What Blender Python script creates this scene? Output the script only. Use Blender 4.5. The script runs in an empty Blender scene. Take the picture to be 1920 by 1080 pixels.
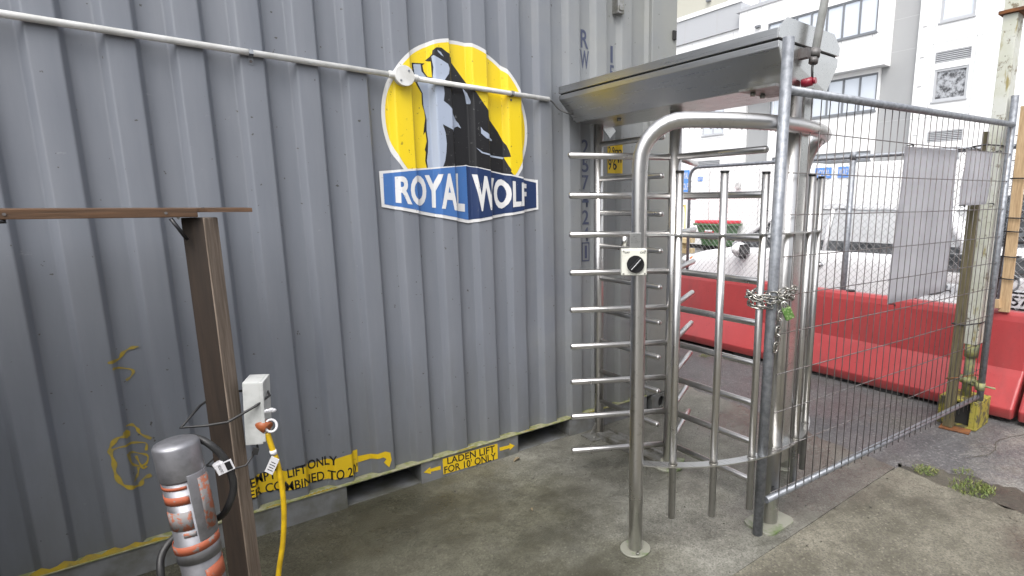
import bpy, bmesh, math, random
from mathutils import Vector, Matrix
from mathutils.geometry import delaunay_2d_cdt
random.seed(7)
R = math.radians
PI = math.pi
sc = bpy.context.scene
col = sc.collection

# ------------------------------------------------------------------ camera, sky, sun, exposure
cd = bpy.data.cameras.new("camera")
cd.sensor_width = 36.0
cd.lens = 19.69
cd.shift_x = -0.0885
cd.shift_y = 0.0193
cd.clip_start = 0.05
cd.clip_end = 500
cam = bpy.data.objects.new("camera", cd)
cam.location = (0, 0, 1.45)
cam.rotation_euler = (R(90 - 10.47), 0, R(50.38 - 90))
col.objects.link(cam)
sc.camera = cam

SUN_EL, SUN_AZ = 57.0, 224.0        # the light comes from (cos az, sin az): left and behind the camera
wd = bpy.data.worlds.new("World")
sc.world = wd
wd.use_nodes = True
wn = wd.node_tree
bg = wn.nodes["Background"]
sky = wn.nodes.new("ShaderNodeTexSky")
sky.sky_type = 'NISHITA'
sky.sun_disc = False
sky.sun_elevation = R(SUN_EL)
sky.sun_rotation = R(90 - SUN_AZ)
sky.air_density = 1.0
sky.dust_density = 4.0
hs = wn.nodes.new("ShaderNodeHueSaturation")     # cloud: the same sky with most of its blue gone
hs.inputs["Saturation"].default_value = 0.22
wn.links.new(sky.outputs[0], hs.inputs["Color"])
wn.links.new(hs.outputs[0], bg.inputs["Color"])
bg.inputs["Strength"].default_value = 0.15
sl = bpy.data.lights.new("sun", 'SUN')
sl.energy = 0.5
sl.angle = R(40)
sl.color = (1.0, 0.96, 0.9)
so = bpy.data.objects.new("sun", sl)
d = Vector((math.cos(R(SUN_AZ)) * math.cos(R(SUN_EL)), math.sin(R(SUN_AZ)) * math.cos(R(SUN_EL)), math.sin(R(SUN_EL))))
so.rotation_euler = d.to_track_quat('Z', 'Y').to_euler()
so.location = d * 30
col.objects.link(so)
vs = sc.view_settings
vs.view_transform = 'Standard'
vs.look = 'None'
vs.exposure = 1.35
vs.gamma = 1.0
vs.use_curve_mapping = False

# ------------------------------------------------------------------ materials
def nt(name):
    m = bpy.data.materials.new(name)
    m.use_nodes = True
    n = m.node_tree
    return m, n, n.nodes["Principled BSDF"]
def noise(n, scale, detail=6, rough=0.6, coord=None, vec=None):
    t = n.nodes.new("ShaderNodeTexNoise")
    t.inputs["Scale"].default_value = scale
    t.inputs["Detail"].default_value = detail
    t.inputs["Roughness"].default_value = rough
    if vec is None:
        c = n.nodes.new("ShaderNodeTexCoord")
        vec = c.outputs["Object"]
    n.links.new(vec, t.inputs["Vector"])
    return t.outputs["Fac"]
def mapping(n, scale=(1, 1, 1), rot=(0, 0, 0)):
    c = n.nodes.new("ShaderNodeTexCoord")
    mp = n.nodes.new("ShaderNodeMapping")
    mp.inputs["Scale"].default_value = scale
    mp.inputs["Rotation"].default_value = rot
    n.links.new(c.outputs["Object"], mp.inputs["Vector"])
    return mp.outputs[0]
def ramp(n, fac, stops):
    r = n.nodes.new("ShaderNodeValToRGB")
    e = r.color_ramp.elements
    while len(e) < len(stops): e.new(0.5)
    for i, (p, c) in enumerate(stops):
        e[i].position = p
        e[i].color = (c, c, c, 1) if isinstance(c, (int, float)) else (*c, 1)
    n.links.new(fac, r.inputs[0])
    return r.outputs[0]
def mix(n, fac, a, b, mode='MIX'):
    m = n.nodes.new("ShaderNodeMix")
    m.data_type = 'RGBA'
    m.blend_type = mode
    for s, v in ((m.inputs[0], fac), (m.inputs[6], a), (m.inputs[7], b)):
        if isinstance(v, (int, float)): s.default_value = v
        elif isinstance(v, tuple): s.default_value = (*v, 1)
        else: n.links.new(v, s)
    return m.outputs[2]
def bump(n, b, h, strength=0.2, dist=0.01):
    bp = n.nodes.new("ShaderNodeBump")
    bp.inputs["Strength"].default_value = strength
    bp.inputs["Distance"].default_value = dist
    n.links.new(h, bp.inputs["Height"])
    n.links.new(bp.outputs[0], b.inputs["Normal"])
def mat(name, c, rough=0.5, metal=0.0, c2=None, scale=8.0, lo=0.4, hi=0.65, bmp=0.0, bscale=60.0, rvar=0.0, stretch=None, amount=1.0, spec=0.5):
    m, n, b = nt(name)
    b.inputs["Metallic"].default_value = metal
    b.inputs["Specular IOR Level"].default_value = spec
    vec = mapping(n, stretch) if stretch else None
    if c2 is not None:
        f = ramp(n, noise(n, scale, vec=vec), [(lo, 0.0), (hi, amount)])
        n.links.new(mix(n, f, c, c2), b.inputs["Base Color"])
    else:
        b.inputs["Base Color"].default_value = (*c, 1)
    if rvar:
        f = ramp(n, noise(n, scale * 2.3, vec=vec), [(0.3, max(0.02, rough - rvar)), (0.7, min(1, rough + rvar))])
        n.links.new(f, b.inputs["Roughness"])
    else:
        b.inputs["Roughness"].default_value = rough
    if bmp: bump(n, b, noise(n, bscale, vec=vec), bmp, 0.004)
    return m

M = {}
# container paint: blue-grey, a little dirt running down and moss/grime low on the wall
m, n, b = nt("container_paint")
streak = ramp(n, noise(n, 5.0, 8, 0.65, vec=mapping(n, (2.2, 2.2, 0.25))), [(0.35, 0.0), (0.75, 1.0)])
c = mix(n, streak, (0.150, 0.163, 0.190), (0.180, 0.192, 0.217))
g = n.nodes.new("ShaderNodeNewGeometry")
sep = n.nodes.new("ShaderNodeSeparateXYZ")
n.links.new(g.outputs["Position"], sep.inputs[0])
wv = n.nodes.new("ShaderNodeMath"); wv.operation = 'MULTIPLY_ADD'
n.links.new(noise(n, 3.0, 6), wv.inputs[0]); wv.inputs[1].default_value = 1.4
n.links.new(sep.outputs[0], wv.inputs[2])
end_light = ramp(n, wv.outputs[0], [(0.0, 0.0), (1.0, 1.0)])
mr = n.nodes.new("ShaderNodeMapRange"); n.links.new(wv.outputs[0], mr.inputs[0])
mr.inputs[1].default_value = 2.4; mr.inputs[2].default_value = 3.6
c = mix(n, mr.outputs[0], c, (0.235, 0.24, 0.222))  # paler towards the right end: the stronger light there put into the paint
low = n.nodes.new("ShaderNodeMath"); low.operation = 'MULTIPLY_ADD'; low.inputs[1].default_value = -0.9
n.links.new(noise(n, 4.0, 8, 0.7, vec=mapping(n, (2.0, 2.0, 0.5))), low.inputs[0]); n.links.new(sep.outputs[2], low.inputs[2])
mr3 = n.nodes.new("ShaderNodeMapRange"); n.links.new(low.outputs[0], mr3.inputs[0])
mr3.inputs[1].default_value = -0.42; mr3.inputs[2].default_value = 0.25; mr3.inputs[3].default_value = 0.55; mr3.inputs[4].default_value = 0.0
c = mix(n, mr3.outputs[0], c, (0.088, 0.088, 0.076))
scuff = ramp(n, noise(n, 9.0, 9, 0.75, vec=mapping(n, (1, 1, 2.6), (0, 0.5, 0))), [(0.66, 0.0), (0.70, 0.35)])
c = mix(n, scuff, c, (0.30, 0.31, 0.31))
dots = ramp(n, noise(n, 46.0, 2, 0.5), [(0.735, 0.0), (0.75, 1.0)])
c = mix(n, dots, c, (0.06, 0.06, 0.055))
n.links.new(c, b.inputs["Base Color"])
n.links.new(ramp(n, noise(n, 7.0, 6), [(0.3, 0.36), (0.7, 0.52)]), b.inputs["Roughness"])
bump(n, b, noise(n, 4.0, 3), 0.12, 0.01)
M['paint'] = m
M['rail_paint'] = mat("rail_paint", (0.145, 0.15, 0.155), 0.55, c2=(0.085, 0.085, 0.07), scale=9, bmp=0.2)
M['grime'] = mat("mossy_edge", (0.16, 0.17, 0.06), 0.9, c2=(0.26, 0.25, 0.18), scale=30, bmp=0.6)
M['dark'] = mat("dark_hollow", (0.02, 0.02, 0.02), 0.8)
M['rubber'] = mat("black_rubber", (0.012, 0.012, 0.013), 0.5, c2=(0.03, 0.03, 0.03), scale=20)
M['black'] = mat("black_plastic", (0.01, 0.01, 0.012), 0.35)
def decal(name, c, c2=None, rough=0.4):
    m, n, b = nt(name)
    f = ramp(n, noise(n, 46.0, 5, 0.7), [(0.645, 0.0), (0.665, 0.9)])
    base = mix(n, f, c, c2 or (0.2, 0.2, 0.19))
    st = ramp(n, noise(n, 5.0, 6, vec=mapping(n, (3, 3, 0.4))), [(0.3, 0.0), (0.8, 0.10)])
    base = mix(n, st, base, tuple(0.6 * x + 0.06 for x in c))
    n.links.new(base, b.inputs["Base Color"])
    b.inputs["Roughness"].default_value = rough
    return m
M['d_white'] = decal("decal_white", (0.62, 0.62, 0.62), (0.3, 0.28, 0.25))
M['d_yellow'] = decal("decal_yellow", (0.72, 0.53, 0.008), (0.25, 0.18, 0.02))
M['d_black'] = decal("decal_black", (0.008, 0.008, 0.010), (0.15, 0.15, 0.15))
M['d_pale'] = decal("decal_pale_blue", (0.33, 0.38, 0.48))
M['d_blue'] = decal("decal_blue", (0.045, 0.135, 0.36))
M['d_navy'] = decal("decal_navy", (0.010, 0.028, 0.095))
M['d_letter'] = decal("decal_letter_blue", (0.045, 0.055, 0.10), (0.15, 0.15, 0.16))
M['d_marking'] = decal("marking_yellow", (0.62, 0.42, 0.01), (0.2, 0.16, 0.05))
M['spray'] = mat("yellow_spray_paint", (0.38, 0.27, 0.02), 0.7, c2=(0.22, 0.18, 0.06), scale=25)
M['grit'] = M['rubber']

def stainless(name, c, rough, brushed=(1, 1, 40)):
    m, n, b = nt(name)
    b.inputs["Metallic"].default_value = 1.0
    br = noise(n, 6.0, 3, vec=mapping(n, brushed))
    sp = ramp(n, noise(n, 55.0, 3), [(0.60, 0.0), (0.74, 0.6)])
    n.links.new(mix(n, sp, c, tuple(x * (0.6 if name.startswith('brushed') else 0.88) for x in c)), b.inputs["Base Color"])
    n.links.new(ramp(n, br, [(0.3, rough - 0.04), (0.7, rough + 0.06)]), b.inputs["Roughness"])
    return m
M['steel'] = stainless("brushed_stainless_steel", (0.56, 0.55, 0.54), 0.31, (2, 2, 2))
M['steel_sheet'] = stainless("stainless_sheet", (0.56, 0.56, 0.55), 0.30, (30, 0.6, 30))
M['steel_dull'] = mat("dull_wet_steel", (0.33, 0.33, 0.32), 0.45, 0.8, c2=(0.16, 0.15, 0.12), scale=14, rvar=0.1)
M['galv'] = mat("galvanised_steel", (0.27, 0.285, 0.31), 0.5, 0.6, c2=(0.17, 0.18, 0.20), scale=40, rvar=0.1, bmp=0.15, bscale=120)
M['chain_steel'] = mat("chain_steel", (0.50, 0.49, 0.46), 0.32, 0.9, c2=(0.18, 0.17, 0.15), scale=60)
M['galv_dark'] = mat("weathered_galvanised_wire", (0.15, 0.145, 0.145), 0.55, 0.4, c2=(0.10, 0.08, 0.075), scale=20)
M['link_wire'] = mat("chainlink_wire", (0.28, 0.28, 0.285), 0.5, 0.5)
M['plate'] = mat("base_plate_steel", (0.27, 0.27, 0.225), 0.5, 0.35, c2=(0.10, 0.16, 0.04), scale=9, lo=0.52, hi=0.66, bmp=0.2)
M['bollard_metal'] = mat("battered_metal", (0.27, 0.27, 0.29), 0.48, 0.75, c2=(0.14, 0.14, 0.15), scale=16, lo=0.45, hi=0.75, rvar=0.1)
M['pvc'] = mat("white_pvc", (0.66, 0.66, 0.65), 0.4, c2=(0.5, 0.5, 0.48), scale=12)
M['switch'] = mat("switch_plastic", (0.62, 0.62, 0.56), 0.4, c2=(0.48, 0.47, 0.42), scale=40, lo=0.55, hi=0.8)
M['box_grey'] = mat("box_grey_plastic", (0.50, 0.51, 0.50), 0.45, c2=(0.36, 0.37, 0.36), scale=15)
M['orange'] = mat("orange_plastic", (0.30, 0.085, 0.03), 0.45)
M['orange_tape'] = mat("orange_tape", (0.33, 0.085, 0.04), 0.6, c2=(0.20, 0.18, 0.17), scale=70, lo=0.58, hi=0.64)
M['orange_worn'] = mat("worn_orange_tape", (0.30, 0.10, 0.055), 0.6, c2=(0.21, 0.20, 0.20), scale=70, lo=0.46, hi=0.52)
M['yellow_cable'] = mat("yellow_cable", (0.62, 0.40, 0.01), 0.4, c2=(0.42, 0.27, 0.01), scale=18)
M['baffle'] = mat("dark_baffle", (0.04, 0.045, 0.04), 0.7)
M['label'] = mat("label_white", (0.62, 0.62, 0.64), 0.4)
M['red_con'] = mat("dark_red_connector", (0.22, 0.01, 0.025), 0.3)
M['lock'] = mat("green_padlock", (0.10, 0.21, 0.05), 0.35, 0.4, c2=(0.32, 0.42, 0.2), scale=90, lo=0.5, hi=0.6)
M['film'] = mat("clear_film", (0.6, 0.6, 0.62), 0.15)

def wood(name, a, b2, scale=9.0, st=(14, 14, 1), rough=0.75, knots=True):
    m, n, b = nt(name)
    v = mapping(n, st)
    g1 = noise(n, scale, 8, 0.65, vec=v)
    c = mix(n, ramp(n, g1, [(0.35, 0.0), (0.68, 1.0)]), a, b2)
    if knots:
        k = ramp(n, noise(n, 7.0, 3, vec=mapping(n, (1.4, 1.4, 0.8))), [(0.66, 0.0), (0.74, 1.0)])
        c = mix(n, k, c, tuple(x * 0.4 for x in a))
    n.links.new(c, b.inputs["Base Color"])
    b.inputs["Roughness"].default_value = rough
    bump(n, b, g1, 0.35, 0.004)
    return m
M['post_wood'] = wood("weathered_timber", (0.105, 0.080, 0.060), (0.24, 0.19, 0.150), 9, (12, 12, 0.6))
M['post_dark_face'] = wood("dark_face_timber", (0.014, 0.009, 0.006), (0.032, 0.020, 0.013), 7, (6, 6, 0.5))
M['board_wood'] = wood("orange_timber", (0.050, 0.026, 0.012), (0.115, 0.058, 0.027), 6, (1, 9, 20), 0.55)
M['green_wood'] = wood("treated_green_timber", (0.065, 0.055, 0.028), (0.17, 0.145, 0.08), 9, (26, 26, 0.8))
M['pale_wood'] = wood("pale_timber", (0.36, 0.24, 0.13), (0.58, 0.42, 0.25), 7, (16, 16, 1.2))

# red water-filled barrier plastic
m, n, b = nt("red_barrier_plastic")
c = mix(n, ramp(n, noise(n, 2.5, 6), [(0.35, 0.0), (0.7, 1.0)]), (0.37, 0.052, 0.054), (0.31, 0.043, 0.047))
c = mix(n, ramp(n, noise(n, 70.0, 2), [(0.70, 0.0), (0.73, 1.0)]), c, (0.09, 0.02, 0.02))
c = mix(n, ramp(n, noise(n, 5.0, 9, 0.75, vec=mapping(n, (1, 1, 0.35))), [(0.50, 0.0), (0.70, 0.55)]), c, (0.20, 0.05, 0.05))
c = mix(n, ramp(n, noise(n, 12.0, 8, 0.7), [(0.62, 0.0), (0.72, 0.35)]), c, (0.42, 0.13, 0.13))
gg = n.nodes.new("ShaderNodeNewGeometry"); s2 = n.nodes.new("ShaderNodeSeparateXYZ")
n.links.new(gg.outputs["Position"], s2.inputs[0])
lowm = n.nodes.new("ShaderNodeMath"); lowm.operation = 'MULTIPLY_ADD'; lowm.inputs[1].default_value = -0.09
n.links.new(noise(n, 9.0, 6), lowm.inputs[0]); n.links.new(s2.outputs[2], lowm.inputs[2])
mr2 = n.nodes.new("ShaderNodeMapRange"); n.links.new(lowm.outputs[0], mr2.inputs[0])
mr2.inputs[1].default_value = -0.03; mr2.inputs[2].default_value = 0.05; mr2.inputs[3].default_value = 0.75; mr2.inputs[4].default_value = 0.0
c = mix(n, mr2.outputs[0], c, (0.055, 0.03, 0.025))
n.links.new(c, b.inputs["Base Color"])
b.inputs["Roughness"].default_value = 0.3
bump(n, b, noise(n, 5.0, 4), 0.15, 0.02)
M['red'] = m

# steel post: flaking pale green-white paint with moss yellow and rust
m, n, b = nt("flaking_post_paint")
c = mix(n, ramp(n, noise(n, 6.0, 6), [(0.4, 0.0), (0.6, 1.0)]), (0.54, 0.55, 0.51), (0.48, 0.49, 0.41))
c = mix(n, ramp(n, noise(n, 16.0, 8, 0.7), [(0.56, 0.0), (0.63, 0.9)]), c, (0.15, 0.12, 0.07))
c = mix(n, ramp(n, noise(n, 9.0, 5, 0.6, vec=mapping(n, (3, 3, 0.6))), [(0.60, 0.0), (0.70, 0.9)]), c, (0.26, 0.21, 0.06))
c = mix(n, ramp(n, noise(n, 30.0, 3), [(0.70, 0.0), (0.72, 1.0)]), c, (0.07, 0.06, 0.05))
n.links.new(c, b.inputs["Base Color"]); b.inputs["Roughness"].default_value = 0.6
bump(n, b, noise(n, 30.0, 6), 0.4, 0.004)
M['post_paint'] = m
M['block_yellow'] = mat("mossy_yellow_steel", (0.27, 0.235, 0.04), 0.7, c2=(0.09, 0.08, 0.04), scale=18, lo=0.48, hi=0.56, bmp=0.4)
M['rust'] = mat("rust", (0.20, 0.075, 0.02), 0.85, c2=(0.10, 0.04, 0.02), scale=30, bmp=0.4)
M['mossy_post'] = mat("mossy_steel", (0.16, 0.18, 0.12), 0.7, c2=(0.30, 0.29, 0.10), scale=24, bmp=0.4)
M['sheet'] = mat("grey_corrugated_plastic_sheet", (0.60, 0.60, 0.63), 0.45, 0.0, c2=(0.70, 0.70, 0.73), scale=5, lo=0.35, hi=0.7, stretch=(1, 1, 0.5), bmp=0.1)
_n = M['sheet'].node_tree; _b = _n.nodes["Principled BSDF"]; _o = _n.nodes["Material Output"]
_t = _n.nodes.new("ShaderNodeBsdfTranslucent"); _t.inputs["Color"].default_value = (0.75, 0.75, 0.78, 1)
_m = _n.nodes.new("ShaderNodeMixShader"); _m.inputs[0].default_value = 0.35
_n.links.new(_b.outputs[0], _m.inputs[1]); _n.links.new(_t.outputs[0], _m.inputs[2]); _n.links.new(_m.outputs[0], _o.inputs["Surface"])
# building
M['panel'] = mat("white_facade_panel", (0.86, 0.86, 0.86), 0.5, c2=(0.80, 0.80, 0.80), scale=0.7)
M['joint'] = mat("panel_joint", (0.42, 0.42, 0.43), 0.7)
M['grey_panel'] = mat("grey_facade_panel", (0.34, 0.345, 0.35), 0.5, c2=(0.32, 0.325, 0.33), scale=0.5)
M['mid_panel'] = mat("pale_grey_panel", (0.42, 0.43, 0.45), 0.4)
M['frame'] = mat("window_frame_grey", (0.17, 0.18, 0.195), 0.4)
M['frame_w'] = mat("pale_window_frame", (0.42, 0.43, 0.45), 0.4)
m, n, b = nt("window_glass_reflecting")
b.inputs["Base Color"].default_value = (0.62, 0.66, 0.72, 1); b.inputs["Metallic"].default_value = 0.25
b.inputs["Roughness"].default_value = 0.12
M['glass'] = m
M['glass_tree_reflection'] = mat("window_painted_reflection", (0.40, 0.41, 0.43), 0.2, 0.3, c2=(0.07, 0.07, 0.075), scale=6.0, lo=0.42, hi=0.60)  # dark blotches are tree reflections painted into the pane
M['soffit'] = mat("beige_soffit", (0.44, 0.43, 0.37), 0.7)
M['cabin'] = mat("cabin_white", (0.84, 0.84, 0.84), 0.45, c2=(0.78, 0.78, 0.78), scale=2)
M['cabin_rib'] = mat("cabin_grey_cladding", (0.50, 0.50, 0.50), 0.5)
M['sign_blue'] = mat("sign_blue", (0.10, 0.27, 0.72), 0.4)
M['car_white'] = mat("white_car_paint", (0.74, 0.745, 0.76), 0.22)
m, n, b = nt("car_glass")
b.inputs["Base Color"].default_value = (0.84, 0.85, 0.86, 1); b.inputs["Metallic"].default_value = 0.2; b.inputs["Roughness"].default_value = 0.15  # near-white base stands in for sky reflected in the side windows
M['car_glass'] = m
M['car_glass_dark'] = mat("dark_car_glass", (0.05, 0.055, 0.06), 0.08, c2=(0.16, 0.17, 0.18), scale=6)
M['chrome'] = mat("chrome", (0.55, 0.55, 0.57), 0.12, 1.0)
M['tyre'] = mat("tyre", (0.015, 0.015, 0.015), 0.8)
M['bin_green'] = mat("green_bin_plastic", (0.06, 0.13, 0.055), 0.5)
M['bin_red'] = mat("red_bin_lid", (0.55, 0.03, 0.05), 0.5)
M['sandstone'] = None
M['amber'] = mat("amber_lens", (0.75, 0.16, 0.02), 0.2)
M['leaf'] = mat("weed_leaf", (0.10, 0.15, 0.035), 0.6, c2=(0.19, 0.20, 0.06), scale=30)
M['leaf_dry'] = mat("dry_leaf", (0.20, 0.16, 0.10), 0.8)

# ground materials
def ground_mat(name, a, b2, dark, wet_lo, wet_hi, speck=(0.05, 0.045, 0.04), speck_amt=0.6, extra=None):
    m, n, b = nt(name)
    cg = n.nodes.new("ShaderNodeTexCoord").outputs["Object"]
    big = noise(n, 1.1, 8, 0.6, vec=cg)
    c = mix(n, ramp(n, big, [(0.36, 0.0), (0.62, 1.0)]), a, b2)
    c = mix(n, ramp(n, noise(n, 2.6, 9, 0.75, vec=cg), [(0.44, 0.0), (0.62, 0.85)]), c, dark)
    c = mix(n, ramp(n, noise(n, 14.0, 8, 0.8, vec=cg), [(0.48, 0.0), (0.66, 0.6)]), c, dark)
    c = mix(n, ramp(n, noise(n, 38.0, 6, 0.8, vec=cg), [(0.50, 0.0), (0.70, 0.5)]), c, dark)
    v = n.nodes.new("ShaderNodeTexVoronoi"); v.inputs["Scale"].default_value = 170
    n.links.new(cg, v.inputs["Vector"])
    c = mix(n, ramp(n, v.outputs["Color"], [(0.45, 0.0), (0.85, speck_amt)]), c, speck)
    v2 = n.nodes.new("ShaderNodeTexVoronoi"); v2.inputs["Scale"].default_value = 130
    n.links.new(cg, v2.inputs["Vector"])
    c = mix(n, ramp(n, v2.outputs["Color"], [(0.74, 0.0), (0.95, 0.30)]), c, tuple(min(1, x * 1.7) for x in b2))
    wet = ramp(n, noise(n, 0.85, 6, 0.55, vec=mapping(n, (1, 1.3, 1), (0, 0, 0.5))), [(wet_lo, 0.0), (wet_hi, 1.0)])
    c = mix(n, wet, c, (0.62, 0.62, 0.62), 'MULTIPLY')
    if extra: c = extra(n, c)
    n.links.new(c, b.inputs["Base Color"])
    rr = mix(n, wet, (0.75,) * 3, (0.20,) * 3)
    n.links.new(rr, b.inputs["Roughness"])
    bn = noise(n, 120.0, 4, 0.7, vec=cg)
    bump(n, b, bn, 0.45, 0.006)
    return m
M['concrete_old'] = ground_mat("rough_old_concrete", (0.088, 0.082, 0.063), (0.150, 0.139, 0.108), (0.045, 0.038, 0.024), 0.50, 0.62)
def left_old_shade(n, c):
    # older, rougher and browner to the left, with the shade there darkened in too
    cx_ = n.nodes.new("ShaderNodeTexCoord").outputs["Object"]
    s_ = n.nodes.new("ShaderNodeSeparateXYZ"); n.links.new(cx_, s_.inputs[0])
    q = n.nodes.new("ShaderNodeMath"); q.operation = 'MULTIPLY_ADD'; q.inputs[1].default_value = 1.5
    n.links.new(noise(n, 1.6, 8, 0.65, vec=cx_), q.inputs[0]); n.links.new(s_.outputs[0], q.inputs[2])
    f = ramp(n, q.outputs[0], [(0.0, 1.0), (1.0, 0.0)])
    mr_ = n.nodes.new("ShaderNodeMapRange"); n.links.new(q.outputs[0], mr_.inputs[0])
    mr_.inputs[1].default_value = 1.95; mr_.inputs[2].default_value = 2.35; mr_.inputs[3].default_value = 1.0; mr_.inputs[4].default_value = 0.0
    dk = mix(n, 1.0, c, (0.58, 0.57, 0.48), 'MULTIPLY')
    moss = ramp(n, noise(n, 4.5, 9, 0.75, vec=cx_), [(0.46, 0.0), (0.62, 0.7)])
    dk = mix(n, moss, dk, (0.044, 0.040, 0.026))
    return mix(n, mr_.outputs[0], c, dk)
M['concrete_slab'] = ground_mat("wet_concrete_slab", (0.155, 0.154, 0.132), (0.225, 0.221, 0.190), (0.098, 0.096, 0.078), 0.42, 0.55, speck_amt=0.5, extra=left_old_shade)
M['asphalt'] = ground_mat("dark_asphalt", (0.068, 0.068, 0.073), (0.095, 0.095, 0.10), (0.05, 0.05, 0.052), 0.45, 0.6, (0.02, 0.02, 0.02), 0.6)
M['asphalt_pale'] = ground_mat("worn_pale_asphalt", (0.15, 0.148, 0.14), (0.20, 0.198, 0.185), (0.08, 0.075, 0.062), 0.48, 0.6, (0.04, 0.04, 0.04), 0.55)
M['concrete_apron'] = ground_mat("bright_old_concrete", (0.122, 0.114, 0.086), (0.200, 0.187, 0.146), (0.068, 0.063, 0.044), 0.50, 0.64)
M['silt'] = ground_mat("silt", (0.07, 0.065, 0.05), (0.11, 0.10, 0.075), (0.035, 0.035, 0.028), 0.4, 0.6)

m, n, b = nt("sandstone_blocks")
br = n.nodes.new("ShaderNodeTexBrick")
br.inputs["Color1"].default_value = (0.62, 0.50, 0.30, 1); br.inputs["Color2"].default_value = (0.48, 0.37, 0.20, 1)
br.inputs["Mortar"].default_value = (0.20, 0.15, 0.08, 1); br.inputs["Scale"].default_value = 1.0
br.inputs["Brick Width"].default_value = 0.5; br.inputs["Row Height"].default_value = 0.16; br.inputs["Mortar Size"].default_value = 0.012
n.links.new(mapping(n, (1, 1, 1), (R(90), 0, R(90))), br.inputs["Vector"])
n.links.new(mix(n, noise(n, 8), br.outputs[0], (0.4, 0.3, 0.16)), b.inputs["Base Color"])
M['sandstone'] = m

# ------------------------------------------------------------------ mesh helpers
class MB:
    def __init__(s): s.bm = bmesh.new()
    def box(s, c, size, rot=None, bev=0.0):
        r = bmesh.ops.create_cube(s.bm, size=1.0)
        vs_ = r['verts']
        mt = Matrix.Translation(Vector(c)) @ (rot.to_4x4() if rot else Matrix.Identity(4)) @ Matrix.Diagonal((*size, 1))
        bmesh.ops.transform(s.bm, matrix=mt, verts=vs_)
        if bev:
            ed = list({e for v in vs_ for e in v.link_edges})
            bmesh.ops.bevel(s.bm, geom=ed, offset=bev, segments=2, affect='EDGES', profile=0.7)
        return s
    def bb(s, x0, x1, y0, y1, z0, z1, bev=0.0):
        return s.box(((x0 + x1) / 2, (y0 + y1) / 2, (z0 + z1) / 2), (abs(x1 - x0), abs(y1 - y0), abs(z1 - z0)), None, bev)
    def tube(s, pts, r, seg=12, cap=True, closed=False, smooth=True, dome=False):
        pts = [Vector(p) for p in pts]
        if dome:
            e = (pts[-1] - pts[-2]).normalized()
            base = pts[-1].copy()
            rr = list(r) if isinstance(r, (list, tuple)) else [r] * len(pts)
            r0 = rr[-1]
            for k in (0.5, 0.85, 0.98):
                pts.append(base + e * r0 * 0.75 * k); rr.append(r0 * math.sqrt(max(0.02, 1 - k * k)))
            r = rr
        N = len(pts)
        rings = []
        up = None
        for i, p in enumerate(pts):
            if closed: t = (pts[(i + 1) % N] - pts[i - 1]).normalized()
            else: t = ((pts[i + 1] if i < N - 1 else p) - (pts[i - 1] if i > 0 else p)).normalized()
            if up is None:
                a = Vector((0, 0, 1)) if abs(t.z) < 0.9 else Vector((1, 0, 0))
                up = (a - t * a.dot(t)).normalized()
            else:
                up = (up - t * up.dot(t)).normalized()
            w = t.cross(up)
            rad = r[i] if isinstance(r, (list, tuple)) else r
            rings.append([s.bm.verts.new(p + (up * math.cos(2 * PI * k / seg) + w * math.sin(2 * PI * k / seg)) * rad) for k in range(seg)])
        for i in range(N if closed else N - 1):
            A, B = rings[i], rings[(i + 1) % N]
            for k in range(seg):
                f = s.bm.faces.new((A[k], A[(k + 1) % seg], B[(k + 1) % seg], B[k]))
                f.smooth = smooth
        if cap and not closed:
            s.bm.faces.new(rings[0][::-1]); s.bm.faces.new(rings[-1])
        return s
    def cyl(s, p0, p1, r, seg=16, r1=None):
        return s.tube([p0, p1], [r, r if r1 is None else r1], seg)
    def prism(s, poly, axis, a, b):
        """poly: 2-D points; axis: the axis it is extruded along between a and b"""
        def P(u, v, w):
            return {'X': (w, u, v), 'Y': (u, w, v), 'Z': (u, v, w)}[axis]
        A = [s.bm.verts.new(P(u, v, a)) for u, v in poly]
        B = [s.bm.verts.new(P(u, v, b)) for u, v in poly]
        k = len(poly)
        s.bm.faces.new(A); s.bm.faces.new(B[::-1])
        for i in range(k): s.bm.faces.new((A[i], B[i], B[(i + 1) % k], A[(i + 1) % k]))
        return s
    def sphere(s, c, r, sx=1, sy=1, sz=1, u=16, v=10):
        q = bmesh.ops.create_uvsphere(s.bm, u_segments=u, v_segments=v, radius=r)
        bmesh.ops.transform(s.bm, matrix=Matrix.Translation(Vector(c)) @ Matrix.Diagonal((sx, sy, sz, 1)), verts=q['verts'])
        for v_ in q['verts']:
            for f in v_.link_faces: f.smooth = True
        return s
ORG = {}
def root(name, loc, label, cat, group=None, rz=0.0):
    o = bpy.data.objects.new(name, None)
    o.empty_display_size = 0.1
    o.location = loc; o.rotation_euler = (0, 0, rz)
    col.objects.link(o)
    o["label"] = label; o["category"] = cat
    if group: o["group"] = group
    ORG[o] = Vector(loc) if rz == 0 else Vector((0, 0, 0))   # rotated things are modelled in their own frame
    return o
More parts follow.
